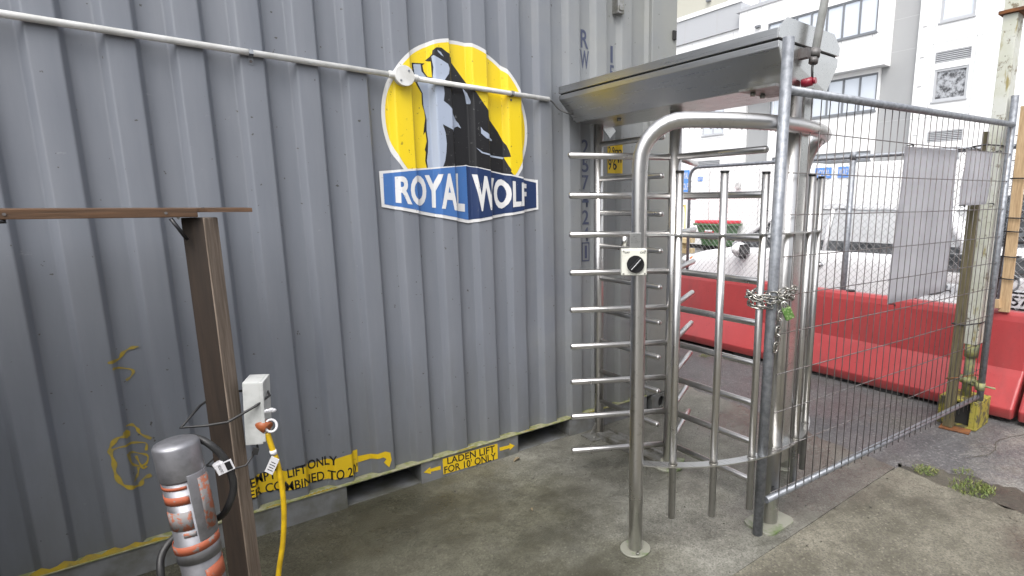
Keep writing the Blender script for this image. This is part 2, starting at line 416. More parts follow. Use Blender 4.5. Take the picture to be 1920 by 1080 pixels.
def obj(name, mb, m, parent=None, label=None, cat=None, group=None, kind=None, bevel=0.0, loc=None, sub=0):
    bm = mb.bm if isinstance(mb, MB) else mb
    bmesh.ops.recalc_face_normals(bm, faces=bm.faces[:])
    me = bpy.data.meshes.new(name)
    off = ORG.get(parent, Vector((0, 0, 0))) if parent is not None else (Vector(loc) if loc else Vector((0, 0, 0)))
    if off.length: bmesh.ops.translate(bm, vec=-off, verts=bm.verts[:])
    bm.to_mesh(me); bm.free()
    me.materials.append(M[m] if isinstance(m, str) else m)
    o = bpy.data.objects.new(name, me)
    col.objects.link(o)
    if parent is not None:
        o.parent = parent
        ORG[o] = ORG.get(parent, Vector((0, 0, 0)))
    else:
        o.location = off; ORG[o] = off
    if label: o["label"] = label
    if cat: o["category"] = cat
    if group: o["group"] = group
    if kind: o["kind"] = kind
    if bevel:
        md = o.modifiers.new("bevel", 'BEVEL'); md.width = bevel; md.segments = 3 if bevel > 0.005 else 2; md.limit_method = 'ANGLE'
    if sub:
        md = o.modifiers.new("sub", 'SUBSURF'); md.levels = sub; md.render_levels = sub
    return o
def arc(c, r, a0, a1, n, z=0.0):
    return [(c[0] + r * math.cos(R(a0 + (a1 - a0) * i / n)), c[1] + r * math.sin(R(a0 + (a1 - a0) * i / n)), z) for i in range(n + 1)]
def bez(p, n=24):
    """smooth curve through points (Catmull-Rom)"""
    p = [Vector(q) for q in p]
    P = [p[0] * 2 - p[1]] + p + [p[-1] * 2 - p[-2]]
    out = []
    for i in range(1, len(P) - 2):
        for k in range(n):
            t = k / n
            a, b_, c_, d_ = P[i - 1], P[i], P[i + 1], P[i + 2]
            out.append(0.5 * ((2 * b_) + (c_ - a) * t + (2 * a - 5 * b_ + 4 * c_ - d_) * t * t + (3 * b_ - a - 3 * c_ + d_) * t ** 3))
    out.append(p[-1])
    return out
def text_mesh(s, extrude=0.0, bold=0.0):
    """the text as a bmesh in its own plane, scaled to the unit square"""
    cu = bpy.data.curves.new("t", 'FONT'); cu.body = s; cu.offset = bold; cu.extrude = extrude; cu.resolution_u = 4
    o = bpy.data.objects.new("t", cu); col.objects.link(o)
    bpy.context.view_layer.update()
    dg = bpy.context.evaluated_depsgraph_get()
    me = bpy.data.meshes.new_from_object(o.evaluated_get(dg))
    bm = bmesh.new(); bm.from_mesh(me)
    bpy.data.objects.remove(o); bpy.data.curves.remove(cu); bpy.data.meshes.remove(me)
    xs = [v.co.x for v in bm.verts]; ys = [v.co.y for v in bm.verts]
    x0, x1, y0, y1 = min(xs), max(xs), min(ys), max(ys)
    for v in bm.verts:
        v.co.x = (v.co.x - x0) / (x1 - x0); v.co.y = (v.co.y - y0) / (y1 - y0)
    return bm
def text_quad(s, q, bold=0.0):
    """q: TL TR BR BL in (X, Z); returns a bmesh in the XZ plane (y = 0)"""
    bm = text_mesh(s, 0, bold)
    for v in bm.verts:
        u, w = v.co.x, v.co.y
        top = [q[0][i] * (1 - u) + q[1][i] * u for i in (0, 1)]
        bot = [q[3][i] * (1 - u) + q[2][i] * u for i in (0, 1)]
        v.co = Vector((bot[0] * (1 - w) + top[0] * w, 0, bot[1] * (1 - w) + top[1] * w))
    return bm
def poly_bm(polys):
    bm = bmesh.new()
    for p in polys:
        n_ = len(p)
        r = delaunay_2d_cdt([Vector(q) for q in p], [(i, (i + 1) % n_) for i in range(n_)], [list(range(n_))], 1, 1e-5)
        vs_ = [bm.verts.new((v[0], 0, v[1])) for v in r[0]]
        for f in r[2]: bm.faces.new([vs_[i] for i in f])
    return bm
def add_bm(dst, src):
    me = bpy.data.meshes.new("x"); src.to_mesh(me); dst.from_mesh(me); bpy.data.meshes.remove(me); src.free()
DEC = {'banner_edge': [(0.9066, 1.6015), (0.9888, 1.6103), (1.3329, 1.6451), (1.3476, 1.6489), (1.3619, 1.6441), (1.7058, 1.5903), (1.775, 1.5847), (1.7751, 1.421), (1.3469, 1.3527), (0.907, 1.438)], 'banner_light': [(0.9238, 1.5912), (1.3473, 1.6435), (1.3477, 1.3696), (0.921, 1.4501)], 'banner_dark': [(1.3473, 1.6435), (1.768, 1.5693), (1.7676, 1.4319), (1.3477, 1.3696)], 'wolf_black': [(1.1603, 2.1238), (1.1776, 2.1417), (1.1855, 2.1526), (1.1875, 2.1698), (1.206, 2.1851), (1.2311, 2.1873), (1.2578, 2.172), (1.2912, 2.1587), (1.2934, 2.1339), (1.3204, 2.1024), (1.3646, 2.0519), (1.4056, 2.0054), (1.4401, 1.9621), (1.4863, 1.9068), (1.4941, 1.8803), (1.5405, 1.8238), (1.5801, 1.7582), (1.5961, 1.6997), (1.5679, 1.698), (1.5854, 1.651), (1.5976, 1.6284), (1.5909, 1.6259), (1.6273, 1.587), (1.3469, 1.6348), (1.141, 1.6141), (1.1327, 1.6594), (1.1384, 1.7009), (1.1336, 1.7108), (1.1459, 1.7526), (1.142, 1.7982), (1.1301, 1.78), (1.1384, 1.8283), (1.1446, 1.8591), (1.142, 1.889), (1.1322, 1.923), (1.133, 1.9727), (1.1108, 2.0094), (1.0968, 2.0368), (1.0927, 2.105), (1.1381, 2.1088), (1.1564, 2.1115), (1.145, 2.1001), (1.1498, 2.0734), (1.1669, 2.0531), (1.1817, 2.0482), (1.181, 2.0847), (1.1802, 2.12)], 'wolf_light': [(1.0996, 2.0992), (1.1356, 2.1036), (1.139, 2.0719), (1.1613, 2.0494), (1.1829, 2.0432), (1.1875, 2.0939), (1.1824, 2.1412), (1.1894, 2.1473), (1.2228, 2.1351), (1.2605, 2.1181), (1.2674, 2.0992), (1.2626, 2.0736), (1.2458, 2.0514), (1.2312, 2.0276), (1.2353, 1.9801), (1.2289, 1.9442), (1.2506, 1.9314), (1.2868, 1.8981), (1.3024, 1.8632), (1.3158, 1.8507), (1.3299, 1.8266), (1.3104, 1.8355), (1.2924, 1.8278), (1.2867, 1.8074), (1.256, 1.8194), (1.2184, 1.8347), (1.2298, 1.7968), (1.2339, 1.7455), (1.2294, 1.7037), (1.2214, 1.6617), (1.2085, 1.6319), (1.1448, 1.6226), (1.1404, 1.6597), (1.1484, 1.7014), (1.1525, 1.753), (1.1478, 1.8037), (1.1508, 1.8546), (1.1384, 1.9186), (1.1384, 1.9734), (1.1165, 2.015), (1.1037, 2.0475)], 'wolf_flash': [[(1.3456, 2.0237), (1.358, 2.0117), (1.3694, 2.0003), (1.3802, 1.9597), (1.3786, 1.9474), (1.3632, 1.9487), (1.359, 1.9837)], [(1.4225, 1.8405), (1.4366, 1.8235), (1.4609, 1.8125), (1.5004, 1.7855), (1.5026, 1.7769), (1.4548, 1.785), (1.4235, 1.8074)], [(1.3913, 1.7355), (1.4294, 1.715), (1.5035, 1.7026), (1.5701, 1.6968), (1.5616, 1.6875), (1.4993, 1.6945), (1.423, 1.7093)], [(1.2086, 2.1738), (1.2256, 2.1668), (1.2399, 2.1475), (1.2271, 2.1534), (1.2124, 2.1647)]], 'royal': [(0.9743, 1.5796), (1.3336, 1.6093), (1.3287, 1.409), (0.9723, 1.4562)], 'wolf': [(1.3727, 1.6049), (1.7178, 1.5622), (1.7144, 1.4429), (1.3739, 1.4098)], 'empty_patch': [(0.1916, 0.2806), (0.2407, 0.2848), (0.5224, 0.2688), (0.7097, 0.2769), (0.7054, 0.1612), (0.3891, 0.1826), (0.2429, 0.1987), (0.1971, 0.2034)], 'empty_arrow': [(0.7097, 0.2415), (0.7741, 0.2364), (0.8315, 0.2416), (0.8546, 0.2285), (0.8586, 0.1877), (0.8446, 0.1523), (0.82, 0.1861), (0.8344, 0.2003), (0.82, 0.213), (0.7728, 0.2114), (0.709, 0.2091)], 'empty_t1': [(0.2551, 0.2855), (0.6087, 0.2859), (0.6067, 0.2403), (0.2579, 0.2409)], 'empty_t2': [(0.2485, 0.2332), (0.7054, 0.2092), (0.7032, 0.1567), (0.2492, 0.1892)], 'laden_patch': [(1.1174, 0.1347), (1.4458, 0.1275), (1.4444, 0.0276), (1.1175, 0.0381)], 'laden_t1': [(1.1424, 0.1337), (1.4258, 0.1238), (1.4264, 0.0767), (1.1425, 0.0937)], 'laden_t2': [(1.1234, 0.0863), (1.4313, 0.0752), (1.4319, 0.0255), (1.1232, 0.0418)], 'arrow_left': [(1.0115, 0.0877), (1.0485, 0.1098), (1.0477, 0.0969), (1.1045, 0.0978), (1.1042, 0.0735), (1.0488, 0.079), (1.0501, 0.0654)], 'arrow_right': [(1.4571, 0.0972), (1.5228, 0.0938), (1.5232, 0.1056), (1.5559, 0.0795), (1.5242, 0.0587), (1.5221, 0.0725), (1.4587, 0.0743)], 'rail_stain': [], 'scribbles': [([(-0.0413, 0.9154), (-0.0642, 0.9131), (-0.0883, 0.8991), (-0.1042, 0.8769), (-0.1344, 0.8747)], 0.012), ([(-0.1231, 0.8497), (-0.0703, 0.8292), (-0.0754, 0.8057), (-0.0922, 0.7908)], 0.009), ([(-0.1129, 0.6159), (-0.0957, 0.6138), (-0.0826, 0.5946), (-0.0752, 0.5714), (-0.0456, 0.5419)], 0.011), ([(-0.1181, 0.584), (-0.1444, 0.5806), (-0.1664, 0.5508), (-0.1674, 0.5305), (-0.163, 0.4877), (-0.1643, 0.4463), (-0.1512, 0.3998), (-0.1275, 0.3758), (-0.1017, 0.3642), (-0.0873, 0.3867), (-0.0625, 0.3949)], 0.016), ([(-0.1662, 0.5404), (-0.1301, 0.5455), (-0.0665, 0.5317), (-0.0663, 0.4994)], 0.009), ([(-0.1191, 0.5116), (-0.1134, 0.4636), (-0.0963, 0.4438), (-0.0724, 0.4472), (-0.0649, 0.4774), (-0.0903, 0.4957), (-0.1191, 0.5116)], 0.008), ([(-0.0969, 0.4386), (-0.1015, 0.413), (-0.1144, 0.3895)], 0.009), ([(-0.099, 0.4876), (-0.0913, 0.4531), (-0.0824, 0.4286), (-0.0721, 0.4362)], 0.008)], 'scrib_dot': [(-0.1237, 0.5993), (-0.1143, 0.6036), (-0.1039, 0.5897), (-0.1059, 0.5724), (-0.1161, 0.5696), (-0.1254, 0.5852)]}
# ================================================================== GROUND
def jag(p0, p1, n, amp, seed):
    rnd = random.Random(seed)
    out = []
    ph = [rnd.uniform(0, 6) for _ in range(4)]
    for i in range(n + 1):
        t = i / n
        x = p0[0] + (p1[0] - p0[0]) * t; y = p0[1] + (p1[1] - p0[1]) * t
        o = amp * (0.5 * math.sin(7 * t + ph[0]) + 0.3 * math.sin(19 * t + ph[1]) + 0.25 * math.sin(43 * t + ph[2])) + rnd.uniform(-amp, amp) * 0.25
        dx, dy = p1[0] - p0[0], p1[1] - p0[1]; L = math.hypot(dx, dy)
        out.append((x - dy / L * o, y + dx / L * o))
    return out
def sheet(name, poly, z, m, thick=0.0, kind="structure"):
    bm = bmesh.new()
    f = bm.faces.new([bm.verts.new((x, y, z)) for x, y in poly])
    bmesh.ops.triangulate(bm, faces=bm.faces[:])
    if thick:
        r = bmesh.ops.extrude_face_region(bm, geom=bm.faces[:])
        bmesh.ops.translate(bm, vec=(0, 0, -thick), verts=[v for v in r['geom'] if isinstance(v, bmesh.types.BMVert)])
    return obj(name, bm, m, kind=kind)
# asphalt: dark by the barrier, worn and pale in the near right part of the yard
m, n, b = nt("yard_asphalt")
cg = n.nodes.new("ShaderNodeTexCoord").outputs["Object"]
sp = n.nodes.new("ShaderNodeSeparateXYZ"); n.links.new(cg, sp.inputs[0])
def math_(op, a, bb, cc=None):
    q = n.nodes.new("ShaderNodeMath"); q.operation = op
    for i, v in enumerate((a, bb, cc)):
        if v is None: continue
        if isinstance(v, (int, float)): q.inputs[i].default_value = v
        else: n.links.new(v, q.inputs[i])
    return q.outputs[0]
wob = math_('MULTIPLY_ADD', noise(n, 2.6, 7, 0.65, vec=cg), 1.3, -0.65)
yy = math_('ADD', sp.outputs[1], wob)
pale = ramp(n, yy, [(0.62, 1.0), (0.90, 0.0)])
base = mix(n, ramp(n, noise(n, 1.3, 6, vec=cg), [(0.35, 0.0), (0.65, 1.0)]), (0.085, 0.084, 0.088), (0.125, 0.122, 0.122))
base = mix(n, pale, base, (0.235, 0.228, 0.205))
base = mix(n, ramp(n, noise(n, 2.2, 8, 0.7, vec=cg), [(0.52, 0.0), (0.68, 0.6)]), base, (0.075, 0.068, 0.052))
v = n.nodes.new("ShaderNodeTexVoronoi"); v.inputs["Scale"].default_value = 130; n.links.new(cg, v.inputs["Vector"])
base = mix(n, ramp(n, v.outputs["Color"], [(0.3, 0.0), (0.9, 0.6)]), base, (0.03, 0.03, 0.03))
v = n.nodes.new("ShaderNodeTexVoronoi"); v.inputs["Scale"].default_value = 95; n.links.new(cg, v.inputs["Vector"])
base = mix(n, ramp(n, v.outputs["Color"], [(0.70, 0.0), (1.0, 0.55)]), base, (0.30, 0.29, 0.28))
n.links.new(base, b.inputs["Base Color"])
n.links.new(ramp(n, noise(n, 1.5, 5, vec=cg), [(0.4, 0.35), (0.6, 0.7)]), b.inputs["Roughness"])
bump(n, b, noise(n, 110, 4, 0.7, vec=cg), 0.6, 0.008)
M['asphalt'] = m
sheet("ground", [(-90, -90), (140, -90), (140, 140), (-90, 140)], 0.0, 'asphalt')
JT = jag((-7, 1.1925), (3.02, 1.1925), 260, 0.004, 21)
edgeA = jag((3.10, 1.20), (3.30, 2.95), 60, 0.035, 3)
edgeB = jag((3.03, -3.0), (3.07, 1.185), 90, 0.045, 5)
sheet("concrete_slab", [(-7, 3.2), (-7, 1.196), (3.10, 1.196)] + edgeA[1:] + [(3.32, 3.2)], 0.016, 'concrete_slab', 0.016)
sheet("concrete_apron", [(-7, -3.0)] + edgeB + JT[::-1], 0.014, 'concrete_apron', 0.014)
# silt lying in the worn edge of the concrete
sp1 = jag((3.00, -0.9), (3.06, 1.16), 60, 0.02, 12); sp2 = jag((3.36, 0.7), (3.20, 1.22), 20, 0.05, 13)
sheet("silt", sp1 + [(3.2, 1.2)] + sp2[::-1] + jag((3.30, 0.6), (3.12, -0.9), 30, 0.05, 14), 0.0045, 'silt')

def crack(name, pts, w, z, m_, seed):
    rn = random.Random(seed); P = [Vector((x, y, z)) for x, y in pts]; P = bez(P, 14); bm = bmesh.new(); prev = None
    for i, p in enumerate(P):
        t = (P[min(i + 1, len(P) - 1)] - P[max(i - 1, 0)]).normalized(); nn = Vector((-t.y, t.x, 0))
        ww = w * rn.uniform(0.25, 1.0); o = rn.uniform(-1, 1) * w * 0.9
        a = bm.verts.new(p + nn * (o + ww / 2)); b2 = bm.verts.new(p + nn * (o - ww / 2))
        if prev: bm.faces.new((prev[0], a, b2, prev[1]))
        prev = (a, b2)
    return obj(name, bm, m_, kind="structure")
crack("ground_crack", [(1.10, 2.35), (1.28, 2.30), (1.42, 2.18), (1.62, 2.12)], 0.0030, 0.0163, 'silt', 1)
crack("ground_crack", [(2.35, 1.22), (2.6, 1.45), (2.72, 1.60), (3.0, 1.75)], 0.0025, 0.0163, 'silt', 2)
crack("ground_crack", [(3.55, 1.0), (3.75, 0.92), (4.0, 0.95), (4.3, 0.86)], 0.006, 0.0042, 'silt', 3)

# ================================================================== SHIPPING CONTAINER
YO, YR = 2.700, 2.733          # proud flats and recessed flats of the corrugation
X0, X1 = -3.25, 2.845
PITCH = 0.1992; S0 = 0.782     # centre of each slope that faces the camera
PROF = []
k = -22
while True:
    s = S0 + PITCH * k
    if s > 2.50: break
    if s > X0 + 0.1:
        PROF += [(s - 0.012, YR), (s + 0.012, YO), (s + 0.092, YO), (s + 0.106, YR)]
    k += 1
PROF = [(X0, YO)] + [(PROF[0][0] - 0.03, YO)] + PROF + [(2.60, YR), (2.63, YO), (X1, YO)]
def rounded_profile(P, d):
    out = [P[0]]
    for i in range(1, len(P) - 1):
        a, b_, c_ = P[i - 1], P[i], P[i + 1]
        la = math.hypot(a[0] - b_[0], a[1] - b_[1]); lc = math.hypot(c_[0] - b_[0], c_[1] - b_[1])
        ua = min(d, la * 0.45) / la; uc = min(d, lc * 0.45) / lc
        p = (b_[0] + (a[0] - b_[0]) * ua, b_[1] + (a[1] - b_[1]) * ua); q_ = (b_[0] + (c_[0] - b_[0]) * uc, b_[1] + (c_[1] - b_[1]) * uc)
        for t in (0, 0.33, 0.67, 1):
            out.append(((1 - t) ** 2 * p[0] + 2 * t * (1 - t) * b_[0] + t * t * q_[0], (1 - t) ** 2 * p[1] + 2 * t * (1 - t) * b_[1] + t * t * q_[1]))
    return out + [P[-1]]
PROF = rounded_profile(PROF, 0.006)
def prof(x):
    for (a, ya), (b_, yb) in zip(PROF, PROF[1:]):
        if a <= x <= b_: return ya + (yb - ya) * (x - a) / max(1e-9, b_ - a)
    return YO
def drape(bm, off):
    """cut a flat decal along the folds of the sheet and lay it on the corrugation"""
    xs = [v.co.x for v in bm.verts]; lo, hi = min(xs), max(xs)
    for x, _ in PROF:
        if lo < x < hi:
            bmesh.ops.bisect_plane(bm, geom=bm.verts[:] + bm.edges[:] + bm.faces[:], plane_co=(x, 0, 0), plane_no=(1, 0, 0))
    for v in bm.verts: v.co.y = prof(v.co.x) - off
    return bm
def flat(bm, y):
    for v in bm.verts: v.co.y = y
    return bm
CT = root("shipping_container", ((X0 + X1) / 2, 3.9, 0), "grey corrugated steel shipping container with a round yellow wolf logo, long side facing the yard", "shipping container")
bm = bmesh.new()
zs = [0.1357] + [0.18 + 0.11 * i for i in range(24)] + [2.82]
DENTS = [(0.55, 0.62, 0.10, 0.006), (1.63, 0.75, 0.13, 0.007), (1.05, 1.18, 0.12, 0.004), (-0.05, 1.15, 0.16, 0.006), (1.9, 0.42, 0.09, 0.006), (0.3, 2.3, 0.15, 0.004)]
def dent(x, z): return sum(a * math.exp(-((x - u) ** 2 + (z - w) ** 2) / (r * r)) for u, w, r, a in DENTS)
grid = [[bm.verts.new((x, y + dent(x, z), z)) for x, y in PROF] for z in zs]
for a in range(len(zs) - 1):
    for i in range(len(PROF) - 1):
        f = bm.faces.new((grid[a][i], grid[a][i + 1], grid[a + 1][i + 1], grid[a + 1][i])); f.smooth = True
obj("side_wall", bm, 'paint', CT)
q = MB(); q.bb(X0, X1, 2.76, 5.12, 0.14, 2.86); obj("container_body", q, 'paint', CT)
q = MB(); q.bb(X0, X1, 2.685, 2.76, 2.82, 2.896); obj("top_rail", q, 'paint', CT)
# bottom rail with the fork pockets cut out of it
q = MB()
pk = [(0.635, 1.000), (1.582, 1.952)]
xs = [X0] + [v for p in pk for v in p] + [2.62]
for i in range(0, len(xs), 2):
    q.bb(xs[i], xs[i + 1], 2.684, 2.698, 0.012, 0.131)
q.bb(X0, 2.62, 2.684, 2.74, 0.004, 0.0115)
obj("bottom_rail", q, 'rail_paint', CT, bevel=0.002)
q = MB(); q.bb(X0, 2.62, 2.6775, 2.734, 0.1315, 0.1355); obj("rail_flange", q, 'grime', CT)
q = MB()
for a, b_ in pk:
    q = MB(); q.bb(a, b_, 2.698, 3.2, 0.014, 0.019); q.bb(a - 0.006, a, 2.699, 3.2, 0.014, 0.124); q.bb(b_, b_ + 0.006, 2.699, 3.2, 0.014, 0.124)
    q.bb(a, b_, 2.7, 3.2, 0.118, 0.1235); q.bb(a, b_, 3.19, 3.2, 0.02, 0.118)
    obj("fork_pocket", q, 'rail_paint', CT)
# paint worn to yellow above the flange at the left, moss along it
q = MB()
for a, b_, hgt in [(-0.62, -0.02, 0.030), (0.44, 0.60, 0.010), (1.2, 1.32, 0.008), (1.62, 1.70, 0.009), (0.30, 0.36, 0.01), (2.0, 2.3, 0.006)]:
    n_ = 30
    top = [(a + (b_ - a) * i / n_, 0.1359 + hgt * math.sin(PI * i / n_) ** 0.5 * (0.7 + 0.3 * math.sin(i * 1.9))) for i in range(n_ + 1)]
    pb = poly_bm([[(a, 0.1358)] + top[1:-1] + [(b_, 0.1358)]]); flat(pb, 2.682)
    obj("yellow_streak", pb, 'spray', CT)
# right corner: post and casting with its hole
q = MB(); q.bb(2.62, X1, 2.682, 2.76, 0.128, 2.78); obj("corner_post", q, 'paint', CT, bevel=0.006)
def casting(z0, z1):
    q = MB()
    x0, x1 = 2.665, 2.852
    cx, cz = (x0 + x1) / 2, (z0 + z1) / 2
    hole = [(cx + 0.032 * math.cos(a), cz + 0.042 * math.sin(a)) for a in [2 * PI * i / 20 for i in range(20)]]
    out = []
    for i in range(20):
        a = 2 * PI * i / 20; c_, s_ = math.cos(a), math.sin(a); t = min((x1 - cx) / max(1e-6, abs(c_)), (z1 - cz) / max(1e-6, abs(s_)))
        out.append((cx + c_ * t, cz + s_ * t))
    bm = q.bm
    for yy_ in (2.674,):
        A = [bm.verts.new((x, yy_, z)) for x, z in out]; B = [bm.verts.new((x, yy_, z)) for x, z in hole]
        C2 = [bm.verts.new((x, yy_ + 0.02, z)) for x, z in hole]; D2 = [bm.verts.new((x, 2.82, z)) for x, z in out]
        for i in range(20):
            j = (i + 1) % 20
            bm.faces.new((A[i], A[j], B[j], B[i])); bm.faces.new((B[i], B[j], C2[j], C2[i])); bm.faces.new((A[i], A[j], D2[j], D2[i]))
    cc = obj("corner_casting", q, 'rail_paint', CT)
    q = MB(); q.bb(cx - 0.034, cx + 0.034, 2.70, 2.81, cz - 0.045, cz + 0.045); obj("casting_hole", q, 'dark', cc)
casting(0.004, 0.124); casting(2.786, 2.898)
q = MB(); q.bb(2.44, 2.625, 2.686, 2.70, 0.012, 0.128); obj("end_plate", q, 'rail_paint', CT)
q = MB(); q.bb(2.335, 2.385, 2.68, 2.735, 2.56, 2.66, 0.004); q.bb(2.345, 2.375, 2.672, 2.68, 2.575, 2.60)
obj("vent_cover", q, 'steel_dull', CT)
for z in (1.22, 1.62, 2.05, 2.49, 0.62):
    q = MB(); q.bb(2.80, 2.828, 2.668, 2.682, z, z + 0.055, 0.003); obj("lashing_bracket", q, 'dark', CT)
for k_ in ('laden_patch', 'laden_t1', 'laden_t2', 'arrow_left', 'arrow_right'):
    DEC[k_] = [(x, 0.016 + (z - 0.021) * 0.91) for x, z in DEC[k_]]
# ---- logo
def dec(name, polys, m, off, parent=CT, label=None):
    return obj(name, drape(poly_bm(polys), off), m, parent, label=label)
cx, cz = 1.330, 1.846
ring = [(cx + 0.394 * math.cos(2 * PI * i / 96), cz + 0.394 * math.sin(2 * PI * i / 96)) for i in range(96)]
disc = [(cx + 0.377 * math.cos(2 * PI * i / 96), cz + 0.377 * math.sin(2 * PI * i / 96)) for i in range(96)]
LG = dec("logo", [ring], 'd_white', 0.0020, label="round yellow logo of a howling wolf over a blue banner reading ROYAL WOLF")
dec("logo_disc", [disc], 'd_yellow', 0.0030, LG)
dec("logo_wolf", [DEC['wolf_black']], 'd_black', 0.0040, LG)
dec("wolf_chest", [DEC['wolf_light']], 'd_pale', 0.0050, LG)
for pl_ in DEC['wolf_flash']: dec("wolf_highlight", [pl_], 'd_pale', 0.0050, LG)
dec("banner_border", [DEC['banner_edge']], 'd_white', 0.0060, LG)
dec("banner_left_half", [DEC['banner_light']], 'd_blue', 0.0070, LG)
dec("banner_right_half", [DEC['banner_dark']], 'd_navy', 0.0072, LG)
def grow(q, g):
    c_ = [sum(p[i] for p in q) / 4 for i in (0, 1)]
    return [(p[0] + (g if p[0] > c_[0] else -g), p[1] + (g if p[1] > c_[1] else -g)) for p in q]
for w_, qd in (("ROYAL", DEC['royal']), ("WOLF", [(p[0] - 0.012 * i, p[1]) for p, i in zip(DEC['wolf'], (0, 1, 1, 0))])):
    obj("banner_lettering", drape(text_quad(w_, qd, 0.032), 0.0085), 'd_white', LG)
# ---- lift markings
mk = dec("lift_marking", [DEC['empty_patch']], 'd_marking', 0.0022, label="yellow sticker reading EMPTY LIFT ONLY across the folds of the wall")
dec("marking_arrow", [DEC['empty_arrow']], 'd_marking', 0.0022, mk)
obj("marking_lettering", drape(text_quad("EMPTY LIFT ONLY", DEC['empty_t1'], 0.018), 0.0032), 'd_black', mk)
obj("marking_lettering", drape(text_quad("ER COMBINED TO 20'", DEC['empty_t2'], 0.012), 0.0032), 'd_black', mk)
mk = obj("lift_marking", flat(poly_bm([DEC['laden_patch']]), 2.6828), 'd_marking', CT, label="yellow sticker reading LADEN LIFT FOR 10' ONLY on the bottom rail")
for kx in ('arrow_left', 'arrow_right'): obj("marking_arrow", flat(poly_bm([DEC[kx]]), 2.6828), 'd_marking', mk)
obj("marking_lettering", flat(text_quad("LADEN LIFT", DEC['laden_t1'], 0.012), 2.6818), 'd_black', mk)
obj("marking_lettering", flat(text_quad("FOR 10' ONLY", DEC['laden_t2'], 0.012), 2.6818), 'd_black', mk)
# ---- identification letters
def letter(s_, x0_, x1_, z1_, h):
    q_ = [(x0_, z1_), (x1_, z1_), (x1_, z1_ - h), (x0_, z1_ - h)]
    return text_quad(s_, q_, 0.012)
for ch, xa, xb, zt_, hh in [("R", 2.098, 2.152, 2.436, 0.098), ("W", 2.094, 2.156, 2.326, 0.100)] + [(ch, 2.100, 2.150, 1.829 - 0.1035 * i, 0.086) for i, ch in enumerate("257424")] + [("1", 2.118, 2.136, 1.20, 0.078), ("1", 2.322, 2.340, 2.384, 0.095), ("5", 2.315, 2.352, 2.276, 0.09), ("G", 2.315, 2.352, 2.17, 0.09)]:
    obj("identification_character", drape(letter(ch, xa, xb, zt_, hh), 0.0022), 'd_letter', CT)
bm = bmesh.new()
o4 = [bm.verts.new((x, 0, z)) for x, z in ((2.096, 1.220), (2.154, 1.220), (2.154, 1.104), (2.096, 1.104))]; i4 = [bm.verts.new((x, 0, z)) for x, z in ((2.102, 1.213), (2.148, 1.213), (2.148, 1.111), (2.102, 1.111))]
for i in range(4): bm.faces.new((o4[i], o4[(i + 1) % 4], i4[(i + 1) % 4], i4[i]))
obj("check_digit_box", drape(bm, 0.0022), 'd_letter', CT)
hs_ = dec("height_sticker", [[(2.300, 1.832), (2.395, 1.832), (2.395, 1.640), (2.300, 1.640)]], 'd_marking', 0.0022)
obj("sticker_lettering", drape(text_quad("2,9m", [(2.306, 1.800), (2.388, 1.800), (2.388, 1.742), (2.306, 1.742)], 0.012), 0.0032), 'd_black', hs_)
obj("sticker_lettering", drape(text_quad("9'6\"", [(2.306, 1.730), (2.388, 1.730), (2.388, 1.660), (2.306, 1.660)], 0.015), 0.0032), 'd_black', hs_)
# ---- yellow spray marks
def stroke(pts, w):
    P = [Vector((x, 0, z)) for x, z in pts]
    P = [Vector((p.x, 0, p.z)) for p in bez(P, 5)]
    bm = bmesh.new(); prev = None
    for i, p in enumerate(P):
        t = (P[min(i + 1, len(P) - 1)] - P[max(i - 1, 0)]).normalized(); nn = Vector((-t.z, 0, t.x))
        ww = w * 0.5 * (0.75 + 0.35 * math.sin(i * 0.9 + w * 900))
        a = bm.verts.new(p + nn * ww); c_ = bm.verts.new(p - nn * ww)
        if prev: bm.faces.new((prev[0], a, c_, prev[1]))
        prev = (a, c_)
    return bm
for i, (pts, w) in enumerate(DEC['scribbles']):
    obj("spray_stroke", drape(stroke(pts, w), 0.0018 + 0.0002 * i), 'spray', CT)
obj("spray_blot", drape(poly_bm([DEC['scrib_dot']]), 0.0034), 'spray', CT)

# ================================================================== CONDUIT ON THE CONTAINER
def Z(x): return 2.043 - (x + 0.247) * (0.025 / 2.08)
CD = root("electrical_conduit", (0.8, 2.69, 2.03), "white plastic conduit running across the container and the yellow logo", "conduit")
q = MB(); q.tube([(-3.2, 2.686, Z(-3.2)), (1.02, 2.686, Z(1.02))], 0.0125, 16); q.tube([(1.02, 2.686, Z(1.02)), (1.84, 2.686, Z(1.84))], 0.0125, 16)
obj("pipe", q, 'pvc', CD)
q = MB(); zz = Z(1.03)
q.cyl((1.03, 2.699, zz), (1.03, 2.662, zz), 0.042, 32); q.cyl((1.03, 2.662, zz), (1.03, 2.657, zz), 0.045, 32)
q.cyl((0.965, 2.684, zz + .001), (1.0, 2.684, zz), 0.0165, 16); q.cyl((1.06, 2.684, zz), (1.10, 2.684, zz), 0.0165, 16)
jb = obj("junction_box", q, 'pvc', CD, bevel=0.0015)
for a in (50, 230):
    q = MB(); q.cyl((1.03 + 0.030 * math.cos(R(a)), 2.658, zz + 0.030 * math.sin(R(a))), (1.03 + 0.030 * math.cos(R(a)), 2.6545, zz + 0.030 * math.sin(R(a))), 0.0045, 10)
    obj("screw", q, 'galv', jb)
